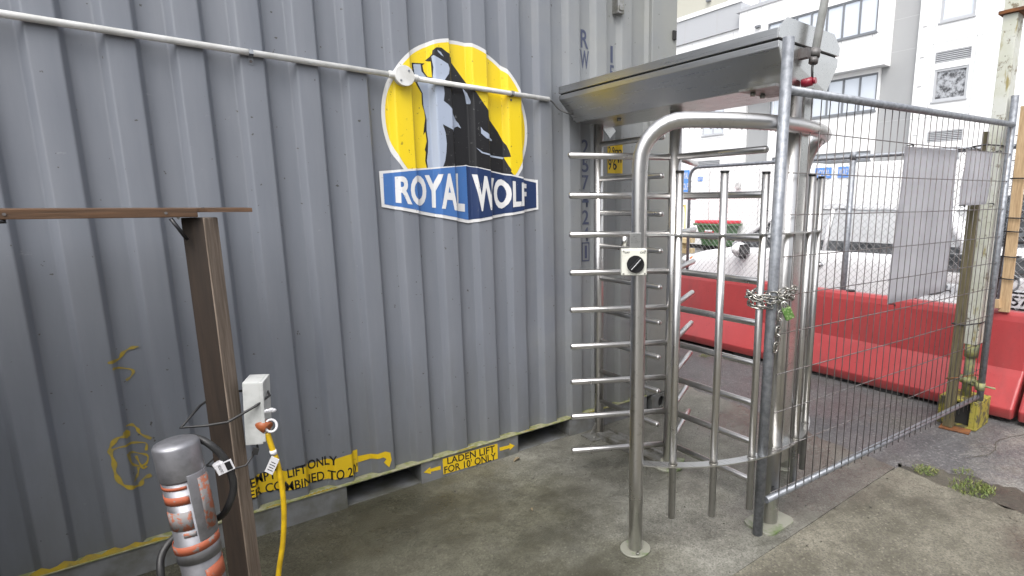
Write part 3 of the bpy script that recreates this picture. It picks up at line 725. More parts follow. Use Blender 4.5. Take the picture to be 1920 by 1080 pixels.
for x in (0.43, 1.606, -0.7):
    q = MB(); z0 = Z(x)
    q.tube([(x, 2.686 - 0.0142 * math.cos(t), z0 + 0.0142 * math.sin(t)) for t in [R(-100 + 200 * i / 12) for i in range(13)]], 0.0015, 6)
    pts = [(2.699, z0 + 0.0148), (2.672, z0 + 0.010), (2.670, z0 - 0.006), (2.686, z0 - 0.0145), (2.699, z0 - 0.016)]
    for i in range(len(pts) - 1):
        a, b_ = pts[i], pts[i + 1]
        q.box((x, (a[0] + b_[0]) / 2, (a[1] + b_[1]) / 2), (0.015, math.hypot(b_[0] - a[0], b_[1] - a[1]) + 0.002, 0.0016), Matrix.Rotation(math.atan2(b_[1] - a[1], b_[0] - a[0]), 3, 'X'))
    q.bb(x - 0.0085, x + 0.0085, 2.6975, 2.6992, z0 - 0.042, z0 - 0.014)
    cl = obj("saddle_clip", q, 'galv', CD)
    q = MB(); q.cyl((x, 2.6975, z0 - 0.030), (x, 2.6945, z0 - 0.030), 0.0055, 10); obj("screw", q, 'galv_dark', cl)
q = MB(); q.tube(bez([(1.83, 2.686, Z(1.84)), (1.86, 2.68, 2.005), (1.885, 2.66, 1.97), (1.92, 2.62, 1.945), (1.97, 2.60, 1.94)], 8), 0.0045, 8)
obj("control_cable", q, 'rubber', CD)

# ================================================================== TURNSTILE
C = (2.075, 2.0)          # centre of the cage
RC = (2.14, 2.01)         # rotor
TS = root("turnstile", (C[0], C[1], 0), "full-height stainless steel turnstile gate with a box canopy beside the container", "turnstile")
ST = 'steel'
# rotor: column and three combs of nine arms
q = MB(); q.tube([(RC[0], RC[1], 0.03), (RC[0], RC[1], 1.93)], 0.0315, 24)
rt = obj("rotor", q, ST, TS)
for ang in (150, 30, -90):
    for i in range(9):
        z = 1.684 - i * 0.1921
        dx, dy = math.cos(R(ang)), math.sin(R(ang))
        q = MB(); q.tube([(RC[0] + 0.02 * dx, RC[1] + 0.02 * dy, z), (RC[0] + 0.532 * dx, RC[1] + 0.532 * dy, z)], 0.0158, 14, dome=True)
        obj("rotor_arm", q, ST, rt)
q = MB(); q.cyl((RC[0], RC[1], 0.016), (RC[0], RC[1], 0.028), 0.085, 28); q.cyl((RC[0], RC[1], 0.028), (RC[0], RC[1], 0.05), 0.045, 20)
q.box((RC[0] + 0.02, RC[1] - 0.02, 0.034), (0.13, 0.10, 0.010), Matrix.Rotation(R(30), 3, 'Z'))
obj("rotor_base", q, 'plate', TS, bevel=0.002)
# barrier comb by the container
lx, ly = 2.132, 2.612
q = MB(); q.tube([(lx, ly, 0.02), (lx, ly, 1.915)], 0.0285, 20); bp = obj("barrier_post", q, ST, TS)
for i in range(9):
    z = 1.790 - i * 0.1945
    q = MB(); q.tube([(lx, ly - 0.02, z), (lx, 2.095, z)], 0.0155, 14, dome=True); obj("barrier_arm", q, ST, bp)
q = MB(); q.box((lx, ly - 0.02, 1.921), (0.30, 0.13, 0.008)); q.box((lx + 0.075, ly, 1.885), (0.09, 0.006, 0.064), Matrix.Rotation(R(45), 3, 'Y')); q.cyl((lx + 0.06, ly - 0.05, 1.917), (lx + 0.06, ly - 0.05, 1.905), 0.009, 6); q.cyl((lx - 0.10, ly - 0.05, 1.917), (lx - 0.10, ly - 0.05, 1.905), 0.009, 6)
obj("top_plate", q, 'steel_sheet', TS)
q = MB(); q.box((lx - 0.06, ly - 0.03, 0.020), (0.12, 0.13, 0.008))
q.prism([(lx - 0.075, 0.024), (lx - 0.028, 0.024), (lx - 0.028, 0.095)], 'Y', ly - 0.006, ly + 0.002)
q.cyl((lx - 0.09, ly - 0.06, 0.024), (lx - 0.09, ly - 0.06, 0.036), 0.009, 6)
obj("foot_plate", q, 'steel_dull', TS)
q = MB(); q.box(((lx + RC[0]) / 2, (ly + RC[1]) / 2 - 0.02, 0.027), (0.085, 0.56, 0.018)); q.bb(lx - 0.06, lx - 0.04, RC[1] + 0.05, ly - 0.05, 0.017, 0.05); q.bb(lx + 0.042, lx + 0.06, RC[1] + 0.05, ly - 0.05, 0.017, 0.05)
obj("base_channel", q, 'steel_dull', TS, bevel=0.002)
# cage hoop: two legs bent into a curved top rail
RAD = 0.72
F0 = (1.473, 1.563); B0 = (2.629, 1.589)
zt = 1.755
def leg_path():
    pts = [(F0[0], F0[1], 0.016), (F0[0], F0[1], 0.5), (F0[0], F0[1], 1.0), (F0[0], F0[1], 1.57)]
    a0 = math.degrees(math.atan2(F0[1] - C[1], F0[0] - C[0])); a1 = math.degrees(math.atan2(B0[1] - C[1], B0[0] - C[0]))
    rr = math.hypot(F0[0] - C[0], F0[1] - C[1])
    rb = 0.16; da = math.degrees(rb / RAD)
    for i in range(1, 9):
        t = R(90 * i / 8)
        a = a0 + da * (1 - math.cos(t)); rad = rr + (RAD - rr) * (i / 8)
        pts.append((C[0] + rad * math.cos(R(a)), C[1] + rad * math.sin(R(a)), zt - rb + rb * math.sin(t)))
    for i in range(1, 30):
        a = a0 + da + (a1 - a0 - 2 * da) * i / 30
        pts.append((C[0] + RAD * math.cos(R(a)), C[1] + RAD * math.sin(R(a)), zt))
    rr = math.hypot(B0[0] - C[0], B0[1] - C[1])
    for i in range(8, 0, -1):
        t = R(90 * i / 8)
        a = a1 - da * (1 - math.cos(t)); rad = rr + (RAD - rr) * (i / 8)
        pts.append((C[0] + rad * math.cos(R(a)), C[1] + rad * math.sin(R(a)), zt - rb + rb * math.sin(t)))
    pts += [(B0[0], B0[1], 1.57), (B0[0], B0[1], 1.0), (B0[0], B0[1], 0.016)]
    return pts
q = MB(); q.tube(leg_path(), 0.029, 24); hoop = obj("cage_hoop", q, ST, TS)
rnd = random.Random(4)
q = MB()
for i in range(44):
    a = -140 + 88 * i / 44 + rnd.uniform(-.6, .6)
    q.sphere((C[0] + RAD * math.cos(R(a)), C[1] + RAD * math.sin(R(a)), zt - 0.0295), rnd.uniform(0.0022, 0.0038), 1, 1, 1.3, 6, 5)
obj("water_drops", q, 'film', hoop)
for (x, y) in (F0, B0):
    q = MB(); q.cyl((x, y, 0.0165), (x, y, 0.024), 0.064, 40); pl = obj("post_flange", q, 'plate', TS, bevel=0.002)
    for a in (60, 240):
        q = MB(); q.cyl((x + 0.047 * math.cos(R(a)), y + 0.047 * math.sin(R(a)), 0.024), (x + 0.047 * math.cos(R(a)), y + 0.047 * math.sin(R(a)), 0.033), 0.008, 6)
        obj("bolt", q, 'steel_dull', pl)
for a in (-132.4, -118.8, -104.4, -79.0, -62.5, -48.0):
    x, y = C[0] + RAD * math.cos(R(a)), C[1] + RAD * math.sin(R(a))
    q = MB(); q.tube([(x, y, 0.162), (x, y, 1.566)], 0.0152, 16)
    br_ = obj("guard_bar", q, ST, TS)
    q = MB(); q.cyl((x, y, 1.5665), (x, y, 1.574), 0.0165, 16); obj("end_cap", q, 'black', br_)
    q = MB(); q.tube([(x + 0.0165 * math.cos(t), y + 0.0165 * math.sin(t), 0.401) for t in [2 * PI * i / 16 for i in range(16)]], 0.003, 6, closed=True); obj("weld_bead", q, 'steel_dull', br_)
def strap(z, h, t, m_, nm):
    a0 = math.degrees(math.atan2(F0[1] - C[1], F0[0] - C[0])) + 0.5; a1 = math.degrees(math.atan2(B0[1] - C[1], B0[0] - C[0])) - 0.5
    bm = bmesh.new(); prev = None; first = None
    for i in range(61):
        a = a0 + (a1 - a0) * i / 60
        vv = [bm.verts.new((C[0] + rr * math.cos(R(a)), C[1] + rr * math.sin(R(a)), zz_)) for rr, zz_ in ((RAD - t / 2, z), (RAD + t / 2, z), (RAD + t / 2, z + h), (RAD - t / 2, z + h))]
        if prev:
            for j in range(4):
                bm.faces.new((prev[j], prev[(j + 1) % 4], vv[(j + 1) % 4], vv[j]))
        else: bm.faces.new(vv)
        prev = vv
    bm.faces.new(prev)
    obj(nm, bm, m_, TS)
strap(0.394, 0.005, 0.046, 'steel_sheet', "lower_strap")
strap(1.332, 0.006, 0.040, 'steel_sheet', "upper_strap")
# end post with cable duct
ex, ey = 2.085, 1.322
q = MB(); q.tube([(ex, ey, 0.02), (ex, ey, 1.90)], 0.036, 24); obj("end_post", q, ST, TS)
q = MB(); q.bb(ex + 0.040, ex + 0.095, ey - 0.02, ey + 0.04, 0.30, 1.89); q.bb(ex + 0.040, ex + 0.10, ey - 0.026, ey - 0.0205, 1.76, 1.88)
obj("cable_duct", q, 'steel_sheet', TS, bevel=0.002)
q = MB()
cp = []
for qx, qy, a_ in ((1, 1, 0), (-1, 1, 90), (-1, -1, 180), (1, -1, 270)):
    for k_ in range(7):
        t_ = R(a_ + 15 * k_); cp.append((ex + qx * 0.065 + 0.04 * math.cos(t_), ey + qy * 0.038 + 0.04 * math.sin(t_)))
q.prism(cp, 'Z', 0.0145, 0.026); obj("end_plate", q, 'plate', TS, bevel=0.002)
# canopy: upper lid and lower tapered trough
CY0, CY1 = 1.278, 2.672
q = MB(); q.prism([(1.895, 2.050), (1.895, 2.088), (2.325, 2.088), (2.325, 2.050)], 'Y', CY0 + 0.004, CY1); cn = obj("canopy_lid", q, 'steel_sheet', TS, bevel=0.002)
q = MB(); q.prism([(1.893, 2.0505), (1.893, 2.086), (1.940, 2.128), (2.275, 2.128), (2.327, 2.086), (2.327, 2.0505)], 'Y', CY0 - 0.003, CY0 + 0.0035); obj("canopy_end_cap", q, 'steel_sheet', TS, bevel=0.001)
q = MB(); q.bb(1.903, 2.317, CY0 + 0.01, CY1 - 0.01, 2.0422, 2.0499); obj("canopy_seam", q, 'dark', cn)
bm = bmesh.new()
def ring_(pts): return [bm.verts.new(p) for p in pts]
a = ring_([(1.897, CY0, 2.042), (2.323, CY0, 2.042), (2.323, CY1, 2.042), (1.897, CY1, 2.042)])
b_ = ring_([(1.897, CY0, 2.018), (2.323, CY0, 2.012), (2.323, CY1, 2.012), (1.897, CY1, 2.018)])
c_ = ring_([(1.970, CY0 + 0.012, 1.900), (2.255, CY0 + 0.004, 1.900), (2.255, CY1 - 0.06, 1.900), (1.970, CY1 - 0.06, 1.900)])
for u, w in ((a, b_), (b_, c_)):
    for i in range(4): bm.faces.new((u[i], u[(i + 1) % 4], w[(i + 1) % 4], w[i]))
bm.faces.new(a); bm.faces.new(c_)
obj("canopy_trough", bm, 'steel_sheet', TS, bevel=0.002)
q = MB(); q.box((2.02, ey + 0.06, 1.894), (0.20, 0.17, 0.009))
for x in (1.965, 2.03, 2.005): q.cyl((x, ey + (0.11 if x != 2.005 else 0.0), 1.890), (x, ey + (0.11 if x != 2.005 else 0.0), 1.874), 0.010, 6)
obj("mounting_plate", q, 'steel_dull', TS)
q = MB()
for y in (1.45, 2.35): q.cyl((2.06, y, 1.8995), (2.06, y, 1.888), 0.012, 8)
obj("canopy_bolt", q, 'steel_dull', TS)
# rotary isolator on the front leg
SWc = (1.402, 1.512)
ux = Vector((0.80, -0.60, 0)); un = Vector((-0.60, -0.80, 0))     # the box faces the camera side of the leg
RS = Matrix((ux, -un, Vector((0, 0, 1)))).transposed()
def sw(c, size, bev=0.0): return (Vector((SWc[0], SWc[1], 0)) + ux * c[0] + un * c[1] + Vector((0, 0, c[2]))), size, RS, bev
q = MB(); q.box(*sw((-0.002, 0.0, 1.242), (0.094, 0.048, 0.098), 0.006)); sb = obj("isolator_switch", q, 'switch', TS)
q = MB(); q.box(*sw((-0.002, 0.0255, 1.242), (0.088, 0.004, 0.092), 0.0015)); obj("switch_face", q, 'switch', sb)
q = MB()
P0 = Vector((SWc[0], SWc[1], 1.236)) + ux * 0.002
q.cyl(P0 + un * 0.027, P0 + un * 0.037, 0.0315, 36)
q.box(P0 + un * 0.041, (0.016, 0.012, 0.058), RS @ Matrix.Rotation(R(42), 3, 'Y'), 0.002); obj("rotary_knob", q, 'black', sb)
q = MB(); q.box(P0 + un * 0.0475, (0.0022, 0.0012, 0.050), RS @ Matrix.Rotation(R(42), 3, 'Y')); obj("knob_line", q, 'label', sb)
for sx in (-1, 1):
    for sz in (-1, 1):
        q = MB(); pc = Vector((SWc[0], SWc[1], 1.242 + sz * 0.041)) + ux * (-0.002 + sx * 0.039) + un * 0.027
        q.cyl(pc, pc + un * 0.0025, 0.0032, 8); obj("screw", q, 'steel_dull', sb)
for s_, off in (("OFF", -0.028), ("ON", 0.028)):
    bm = text_mesh(s_, 0, 0.01)
    for v_ in bm.verts:
        v_.co = Vector((SWc[0], SWc[1], 0)) + ux * (off + (v_.co.x - 0.5) * 0.018) + un * 0.0282 + Vector((0, 0, 1.274 + v_.co.y * 0.007))
    obj("switch_lettering", bm, 'black', sb)
q = MB(); q.box(*sw((0.004, 0.008, 1.318), (0.042, 0.004, 0.060), 0.0015)); q.box(*sw((0.004, -0.010, 1.345), (0.042, 0.034, 0.004))); q.cyl(Vector((SWc[0], SWc[1], 1.30)) - ux * 0.038, Vector((SWc[0], SWc[1], 1.335)) - ux * 0.034, 0.011, 10)
obj("switch_bracket", q, 'steel_sheet', sb)

# supply conduit coming down on the canopy end
KS = 1.035
def ks(p): return (p[0] * KS, p[1] * KS, 1.45 + (p[2] - 1.45) * KS)
SC = root("supply_conduit", ks((2.03, 1.2, 1.98)), "grey conduit dropping to the end of the turnstile canopy, dark red plug below it", "conduit")
q = MB(); q.tube([ks((2.19, 1.19, 2.85)), ks((2.012, 1.2, 1.995))], 0.0155, 16); obj("pipe", q, 'box_grey', SC)
q = MB(); q.cyl(ks((2.014, 1.2, 2.012)), ks((2.009, 1.2, 1.986)), 0.0205, 14); q.cyl(ks((2.008, 1.2, 1.983)), ks((2.004, 1.2, 1.962)), 0.0175, 6)
c0 = ks((1.985, 1.215, 1.995)); q.box((c0[0] - 0.012, (c0[1] + CY0) / 2, c0[2]), (0.03, CY0 - c0[1] + 0.03, 0.035))
obj("cable_gland", q, 'galv_dark', SC)
q = MB(); q.tube(bez([ks(p) for p in [(2.005, 1.2, 1.965), (1.998, 1.198, 1.945), (1.997, 1.196, 1.925), (2.006, 1.2, 1.905)]], 6), 0.0048, 8); obj("cable", q, 'rubber', SC)
pa = Vector(ks((2.002, 1.195, 1.900))); q = MB(); q.cyl(pa, (pa.x - 0.012, CY0 - 0.002, pa.z - 0.006), 0.0165, 16); q.cyl(pa + Vector((0.002, -0.012, 0.001)), pa, 0.012, 12); obj("plug", q, 'red_con', SC)
# ================================================================== TEMPORARY FENCE PANEL
FA = Vector((2.0, 1.29, 0)); FB = Vector((4.12, 1.125, 0))
fd = (FB - FA).normalized(); fn = Vector((-fd.y, fd.x, 0)); FL = (FB - FA).length
def fp(s_, z, o=0.0): return FA + fd * s_ + fn * o + Vector((0, 0, z))
FP = root("fence_panel", FA, "galvanised welded mesh fence panel chained to the turnstile post", "fence panel")
q = MB(); q.tube([(1.965, 1.300, 0.018), (1.907, 1.245, 2.045)], 0.0215, 18); obj("panel_post", q, 'galv', FP)
q = MB(); q.tube([fp(FL, 0.10, -0.010), fp(FL, 2.085, 0.008)], 0.0205, 18); obj("panel_post", q, 'galv', FP)
q = MB(); q.tube([(1.913, 1.253, 1.868), fp(FL, 1.918)], 0.0165, 16); obj("top_rail", q, 'galv', FP)
q = MB(); q.tube([fp(0.0, 0.170), fp(FL, 0.215)], 0.0155, 16); obj("bottom_rail", q, 'galv', FP)
bm = bmesh.new(); mb = MB(); mb.bm.free(); mb.bm = bm
rnd = random.Random(2)
s_ = 0.068
while s_ < FL - 0.02:
    j = rnd.uniform(-0.002, 0.002)
    mb.tube([fp(s_ + j, 0.165, -0.014), fp(s_ - j, 1.03, -0.013 + rnd.uniform(-.002, .002)), fp(s_ + j, 1.90, -0.014)], 0.0022, 5); s_ += 0.0605
for z in (0.205, 0.40, 0.575, 0.745, 0.92, 1.08, 1.24, 1.408, 1.572, 1.733):
    mb.tube([fp(0.01, z, -0.011), fp(FL / 2, z + 0.004, -0.011), fp(FL, z + 0.014, -0.011)], 0.0024, 5)
obj("wire_mesh", mb, 'galv_dark', FP)
# sheets tied to the mesh
def hang_sheet(quad, name, label, seed, off=0.012):
    bm = bmesh.new(); nx, nz = 26, 14; rn = random.Random(seed)
    g_ = []
    for j in range(nz + 1):
        row = []
        for i in range(nx + 1):
            u, w = i / nx, j / nz
            s0 = quad[3][0] * (1 - w) * (1 - u) + quad[2][0] * (1 - w) * u + quad[0][0] * w * (1 - u) + quad[1][0] * w * u
            z0 = quad[3][1] * (1 - w) * (1 - u) + quad[2][1] * (1 - w) * u + quad[0][1] * w * (1 - u) + quad[1][1] * w * u
            row.append(bm.verts.new(fp(s0, z0, off + 0.006 * math.sin(u * 9 + seed) + 0.005 * math.sin(w * 6 + u * 3) + 0.0022 * math.sin(u * 60 + w * 2))))
        g_.append(row)
    for j in range(nz):
        for i in range(nx):
            f = bm.faces.new((g_[j][i], g_[j][i + 1], g_[j + 1][i + 1], g_[j + 1][i])); f.smooth = True
    r = bmesh.ops.solidify(bm, geom=bm.faces[:], thickness=0.0025)
    R_ = root(name, fp((quad[0][0] + quad[1][0]) / 2, quad[0][1], off), label, "sheet", "plastic sheets tied to the mesh fence")
    obj("sheet_face", bm, 'sheet', R_)
    for (a, b2) in (quad[0], quad[1], quad[2], quad[3]):
        q = MB(); q.tube([fp(a + 0.006, b2 - 0.004, -0.018), fp(a + 0.012, b2 + 0.006, -0.016), fp(a + 0.006, b2 + 0.002, 0.012)], 0.003, 6); q.box(fp(a + 0.006, b2, -0.019), (0.009, 0.006, 0.009))
        obj("cable_tie", q, 'black', R_)
hang_sheet([(0.932, 1.727), (1.476, 1.738), (1.500, 0.965), (0.903, 0.949)], "plastic_sheet", "large wavy grey plastic sheet tied in the middle of the mesh fence panel", 1)
hang_sheet([(1.560, 1.748), (1.945, 1.752), (1.930, 1.450), (1.556, 1.440)], "plastic_sheet", "small grey plastic sheet tied beside the steel post, right of the big sheet", 5)

# ---- chain and padlock round the fence post and the guard bar
def link_bm(mb, c, ax, up, L=0.034, W=0.021, r=0.0033):
    ax = ax.normalized(); side = ax.cross(up).normalized(); pts = []
    for i in range(14):
        t = 2 * PI * i / 14
        pts.append(c + ax * (math.cos(t) * W / 2 + (L - W) / 2 * (1 if math.cos(t) > 0 else -1)) + side * math.sin(t) * W / 2)
    mb.tube(pts, r, 6, closed=True)
CH = root("security_chain", (1.97, 1.29, 1.07), "steel chain wrapped round the fence post and the turnstile bar", "chain")
q = MB(); cc = Vector((1.955, 1.29, 1.08)); rnd = random.Random(8)
for wrap in range(3):
    nl = 18
    for i in range(nl):
        t = 2 * PI * (i + 0.3 * wrap) / nl
        rx, ry = 0.098 + 0.006 * wrap, 0.045 + 0.005 * wrap
        dirv = Vector((1, -0.25, 0)).normalized(); pv = Vector((0.25, 1, 0)).normalized()
        z = 1.083 + 0.012 * (wrap - 1) + 0.016 * math.cos(t + 0.6 * wrap) * (1 if wrap != 1 else -0.7) - 0.010 * math.sin(2 * t)
        p = Vector((cc.x, cc.y, z)) + dirv * rx * math.cos(t) + pv * ry * math.sin(t)
        tg = -dirv * rx * math.sin(t) + pv * ry * math.cos(t) + Vector((0, 0, rnd.uniform(-.03, .03)))
        a_ = R(90 if i % 2 else 0) + rnd.uniform(-0.5, 0.5) + 0.6
        upv = (Matrix.Rotation(a_, 3, tg.normalized()) @ Vector((0, 0, 1)))
        link_bm(q, p, tg, upv, 0.040, 0.024, 0.0034)
obj("wrapped_links", q, 'chain_steel', CH)
q = MB(); p = Vector((1.952, 1.240, 1.045))
for i in range(6):
    tg = Vector((-0.10 + 0.02 * i, 0.05, -1)); upv = Vector((0, 1, 0)) if i % 2 else Vector((1, 0.3, 0))
    link_bm(q, p, tg, upv, 0.044, 0.026, 0.0034); p = p + tg.normalized() * 0.033
obj("hanging_links", q, 'chain_steel', CH)
PL = root("padlock", (1.947, 1.21, 1.03), "green padlock hanging from the chain on the fence post", "padlock")
rot = Matrix.Rotation(R(50.4 - 90), 3, 'Z') @ Matrix.Rotation(R(24), 3, 'Y')
Rl = Matrix.Rotation(R(-39.6), 3, 'Z') @ Matrix.Rotation(R(-26), 3, 'Y')
pc = Vector((1.947, 1.205, 1.026))
q = MB(); q.box(pc, (0.036, 0.020, 0.048), Rl, 0.004); obj("lock_body", q, 'lock', PL)
q = MB(); q.tube([pc + Rl @ Vector(v_) for v_ in [(-0.012, 0, 0.022), (-0.012, 0, 0.040), (-0.006, 0, 0.050), (0.006, 0, 0.050), (0.012, 0, 0.040), (0.012, 0, 0.022)]], 0.0032, 8); obj("shackle", q, 'steel', PL)

# ================================================================== STEEL PROP POST WITH BASE BLOCK
px_, py_ = 4.165, 1.205
SP = root("steel_prop_post", (px_, py_, 0), "tall square steel post with flaking pale green paint standing on a yellow block", "steel post")
q = MB(); q.bb(px_ - 0.055, px_ + 0.055, py_ - 0.038, py_ + 0.038, 0.55, 2.553, 0.006); q.bb(px_ - 0.055, px_ + 0.055, py_ - 0.038, py_ + 0.038, 2.575, 3.3, 0.006)
obj("post_tube", q, 'post_paint', SP)
q = MB(); q.bb(px_ - 0.075, px_ + 0.12, py_ - 0.09, py_ + 0.058, 2.555, 2.573); obj("splice_flange", q, 'rust', SP)
q = MB(); q.cyl((px_ - 0.01, py_, 0.19), (px_ - 0.01, py_, 0.55), 0.028, 18); q.cyl((px_ - 0.01, py_, 0.46), (px_ - 0.01, py_, 0.549), 0.040, 18, 0.044)
for a in range(3): q.cyl((px_ - 0.01 + 0.04 * math.cos(a * 2.1), py_ + 0.04 * math.sin(a * 2.1), 0.30), (px_ - 0.01 + 0.075 * math.cos(a * 2.1), py_ + 0.075 * math.sin(a * 2.1), 0.31), 0.013, 8)
q.cyl((px_ - 0.01, py_, 0.285), (px_ - 0.01, py_, 0.325), 0.048, 14)
obj("screw_jack", q, 'mossy_post', SP)
q = MB(); bx0, bx1, by0, by1 = px_ - 0.13, px_ + 0.11, py_ - 0.11, py_ + 0.12
q.bb(bx0, bx1, by0, by1, 0.175, 0.192); q.bb(bx0, bx1, by0, by1, 0.002, 0.02); q.bb(bx0, bx1, by0, by0 + 0.014, 0.0202, 0.1748); q.bb(bx0, bx1, by1 - 0.014, by1, 0.0202, 0.1748); q.bb(bx1 - 0.014, bx1, by0 + 0.0145, by1 - 0.0145, 0.0202, 0.1748)
q.bb(bx0, bx0 + 0.012, by0 + 0.0145, by0 + 0.045, 0.0202, 0.1748); q.bb(bx0, bx0 + 0.012, by1 - 0.045, by1 - 0.0145, 0.0202, 0.1748)
bb_ = obj("base_block", q, 'block_yellow', SP, bevel=0.003)
q = MB(); q.bb(bx0 + 0.03, bx0 + 0.04, by0 + 0.0146, by1 - 0.0146, 0.0203, 0.1747); obj("block_hollow", q, 'dark', bb_)
q = MB(); q.box((bx0 - 0.055, py_ - 0.01, 0.006), (0.09, 0.17, 0.006), Matrix.Rotation(R(8), 3, 'Z')); obj("rust_flap", q, 'rust', bb_)
q = MB(); q.tube([(px_ - 0.03, py_ - 0.02, 0.29), (px_ - 0.03, py_ - 0.05, 0.285), (4.12, 1.125, 0.285)], 0.017, 10); q.cyl((4.12, 1.122, 0.26), (4.12, 1.122, 0.31), 0.028, 12); q.cyl((4.12, 1.10, 0.29), (4.125, 1.04, 0.288), 0.006, 8)
obj("scaffold_clamp", q, 'mossy_post', SP)
# treated battens strapped to the post
for (x, y, z1, z0, w, rz, lab) in [(3.985, 1.238, 1.448, 0.012, 0.046, 0.0, "short weathered green timber batten strapped to the steel post, its foot on the asphalt"),
                                (4.22, 1.292, 1.90, 0.30, 0.05, 0.15, "taller green timber batten standing behind the steel post, top above the sheets")]:
    T = root("timber_batten", (x, y, z0), lab, "timber batten", "green timber battens by the steel post")
    q = MB(); q.box((x, y, (z0 + z1) / 2), (w, 0.055 if z1 < 1.5 else 0.03, z1 - z0), Matrix.Rotation(rz, 3, 'Z') @ Matrix.Rotation(R(0.0), 3, 'Y'), 0.002)
    obj("batten_timber", q, 'green_wood', T)
for z, dz in ((0.70, 0.0), (1.79, 0.01), (0.33, 0.03)):
    S_ = root("strap", (px_, py_, z), {0.70: "black strap round the steel post and green timber at the height of the barrier top", 1.79: "black strap round the steel post just below the fence top", 0.33: "thin rusty wire tie round the post foot and green timber"}[z], "strap", "straps round the steel post")
    q = MB()
    loop = [(px_ + 0.062, py_ - 0.045), (px_ - 0.06, py_ - 0.045), (3.955, 1.205), (3.955, 1.272), (px_ + 0.085, 1.315), (px_ + 0.092, 1.27)]
    q.tube([(x, y, z + dz * math.sin(i)) for i, (x, y) in enumerate(loop)], 0.0045 if z > .5 else 0.003, 6, closed=True)
    obj("strap_band", q, 'rubber' if z > .5 else 'rust', S_)

# ================================================================== RED BARRIERS
def barrier(y0, y1, label):
    B = root("road_barrier", (4.55, (y0 + y1) / 2, 0), label, "road barrier", "red plastic barriers along the lane")
    sec = [(4.365, 0.03), (4.355, 0.10), (4.37, 0.125), (4.475, 0.295), (4.505, 0.34), (4.545, 0.66), (4.56, 0.705), (4.585, 0.722), (4.66, 0.722), (4.685, 0.705), (4.70, 0.66), (4.74, 0.34), (4.77, 0.295), (4.87, 0.125), (4.885, 0.10), (4.875, 0.03)]
    q = MB(); bm = q.bm
    ys = [y0, y0 + 0.012] + [y0 + 0.012 + (y1 - y0 - 0.024) * i / 12 for i in range(1, 12)] + [y1 - 0.012, y1]
    rings = []
    for i, y in enumerate(ys):
        e = 0.94 if i in (0, len(ys) - 1) else 1.0
        rings.append([bm.verts.new((4.62 + (x - 4.62) * e + 0.002 * math.sin(y * 9 + z * 5), y, 0.36 + (z - 0.36) * (0.985 if e < 1 else 1))) for x, z in sec])
    for a, b2 in zip(rings, rings[1:]):
        for i in range(len(sec)): bm.faces.new((a[i], a[(i + 1) % len(sec)], b2[(i + 1) % len(sec)], b2[i]))
    bm.faces.new(rings[0]); bm.faces.new(rings[-1])
    obj("barrier_body", q, 'red', B, bevel=0.008)
    for yc in (y0 + 0.35, y1 - 0.35):
        q = MB(); q.cyl((4.622, yc, 0.7215), (4.622, yc, 0.735), 0.035, 20); obj("filler_cap", q, 'dark', B)
    n_ = int((y1 - y0) / 0.9)
    for i in range(n_):
        yc = y0 + (i + 0.5) * (y1 - y0) / n_
        q = MB(); q.bb(4.375, 4.86, yc - 0.10, yc + 0.10, 0.003, 0.0295); obj("barrier_foot", q, 'dark', B)
barrier(2.66, 4.70, "red plastic road barrier behind the turnstile, farthest of the row")
barrier(0.985, 2.63, "red plastic road barrier behind the mesh fence panel, ending at the steel post")
barrier(-1.10, 0.96, "red plastic road barrier right of the steel post at the edge of the view")
barrier(4.73, 6.80, "red plastic road barrier seen past the corner of the container")

# ================================================================== CHAIN-LINK FENCE BEHIND THE BARRIERS
CX = 4.93
CL = root("chainlink_fence", (CX, 3.3, 0), "chain-link panel fence in a round-cornered tube frame behind the red barriers", "fence")
def rounded(y0, y1, z0, z1, r):
    pts = [(CX, y1, z0)] + [(CX, y1 - r + r * math.cos(R(a)), z1 - r + r * math.sin(R(a))) for a in range(0, 91, 15)]
    pts += [(CX, y0, z1)]
    return pts
q = MB(); q.tube(rounded(0.2, 4.40, 0.05, 1.858, 0.12), 0.0175, 14); obj("fence_frame", q, 'galv', CL)
for y in (2.50, 1.28, 0.1):
    q = MB(); q.tube([(CX - 0.01, y, 0.02), (CX - 0.01, y, 1.84)], 0.026, 16); q.cyl((CX - 0.01, y, 1.835), (CX - 0.01, y, 1.90), 0.030, 16); obj("fence_post", q, 'galv', CL)
q = MB(); z0, z1, y0, y1 = 0.55, 1.845, 0.15, 4.385; P_ = 0.062
k0 = int((y0 - z1) / P_) - 1; k1 = int((y1 + z1) / P_) + 2
for k in range(k0, k1):
    for sg in (1, -1):
        # y = k*P + sg*z
        pts = []
        for z in (z0, z1):
            pts.append((k * P_ + sg * z, z))
        (ya, za), (yb, zb) = pts
        def clip(ya, za, yb, zb):
            t0, t1 = 0.0, 1.0
            dy = yb - ya
            for lim, s2_ in ((y0, 1), (y1, -1)):
                a = (lim - ya) / dy
                if (dy > 0) == (s2_ > 0): t0 = max(t0, a)
                else: t1 = min(t1, a)
            return t0, t1
        t0, t1 = clip(ya, za, yb, zb)
        if t1 - t0 < 0.01: continue
        A_ = (CX + 0.0014 * sg, ya + (yb - ya) * t0, za + (zb - za) * t0); B_ = (CX + 0.0014 * sg, ya + (yb - ya) * t1, za + (zb - za) * t1)
        q.tube([A_, B_], 0.0015, 4, cap=False, smooth=False)
obj("chainlink_mesh", q, 'link_wire', CL)
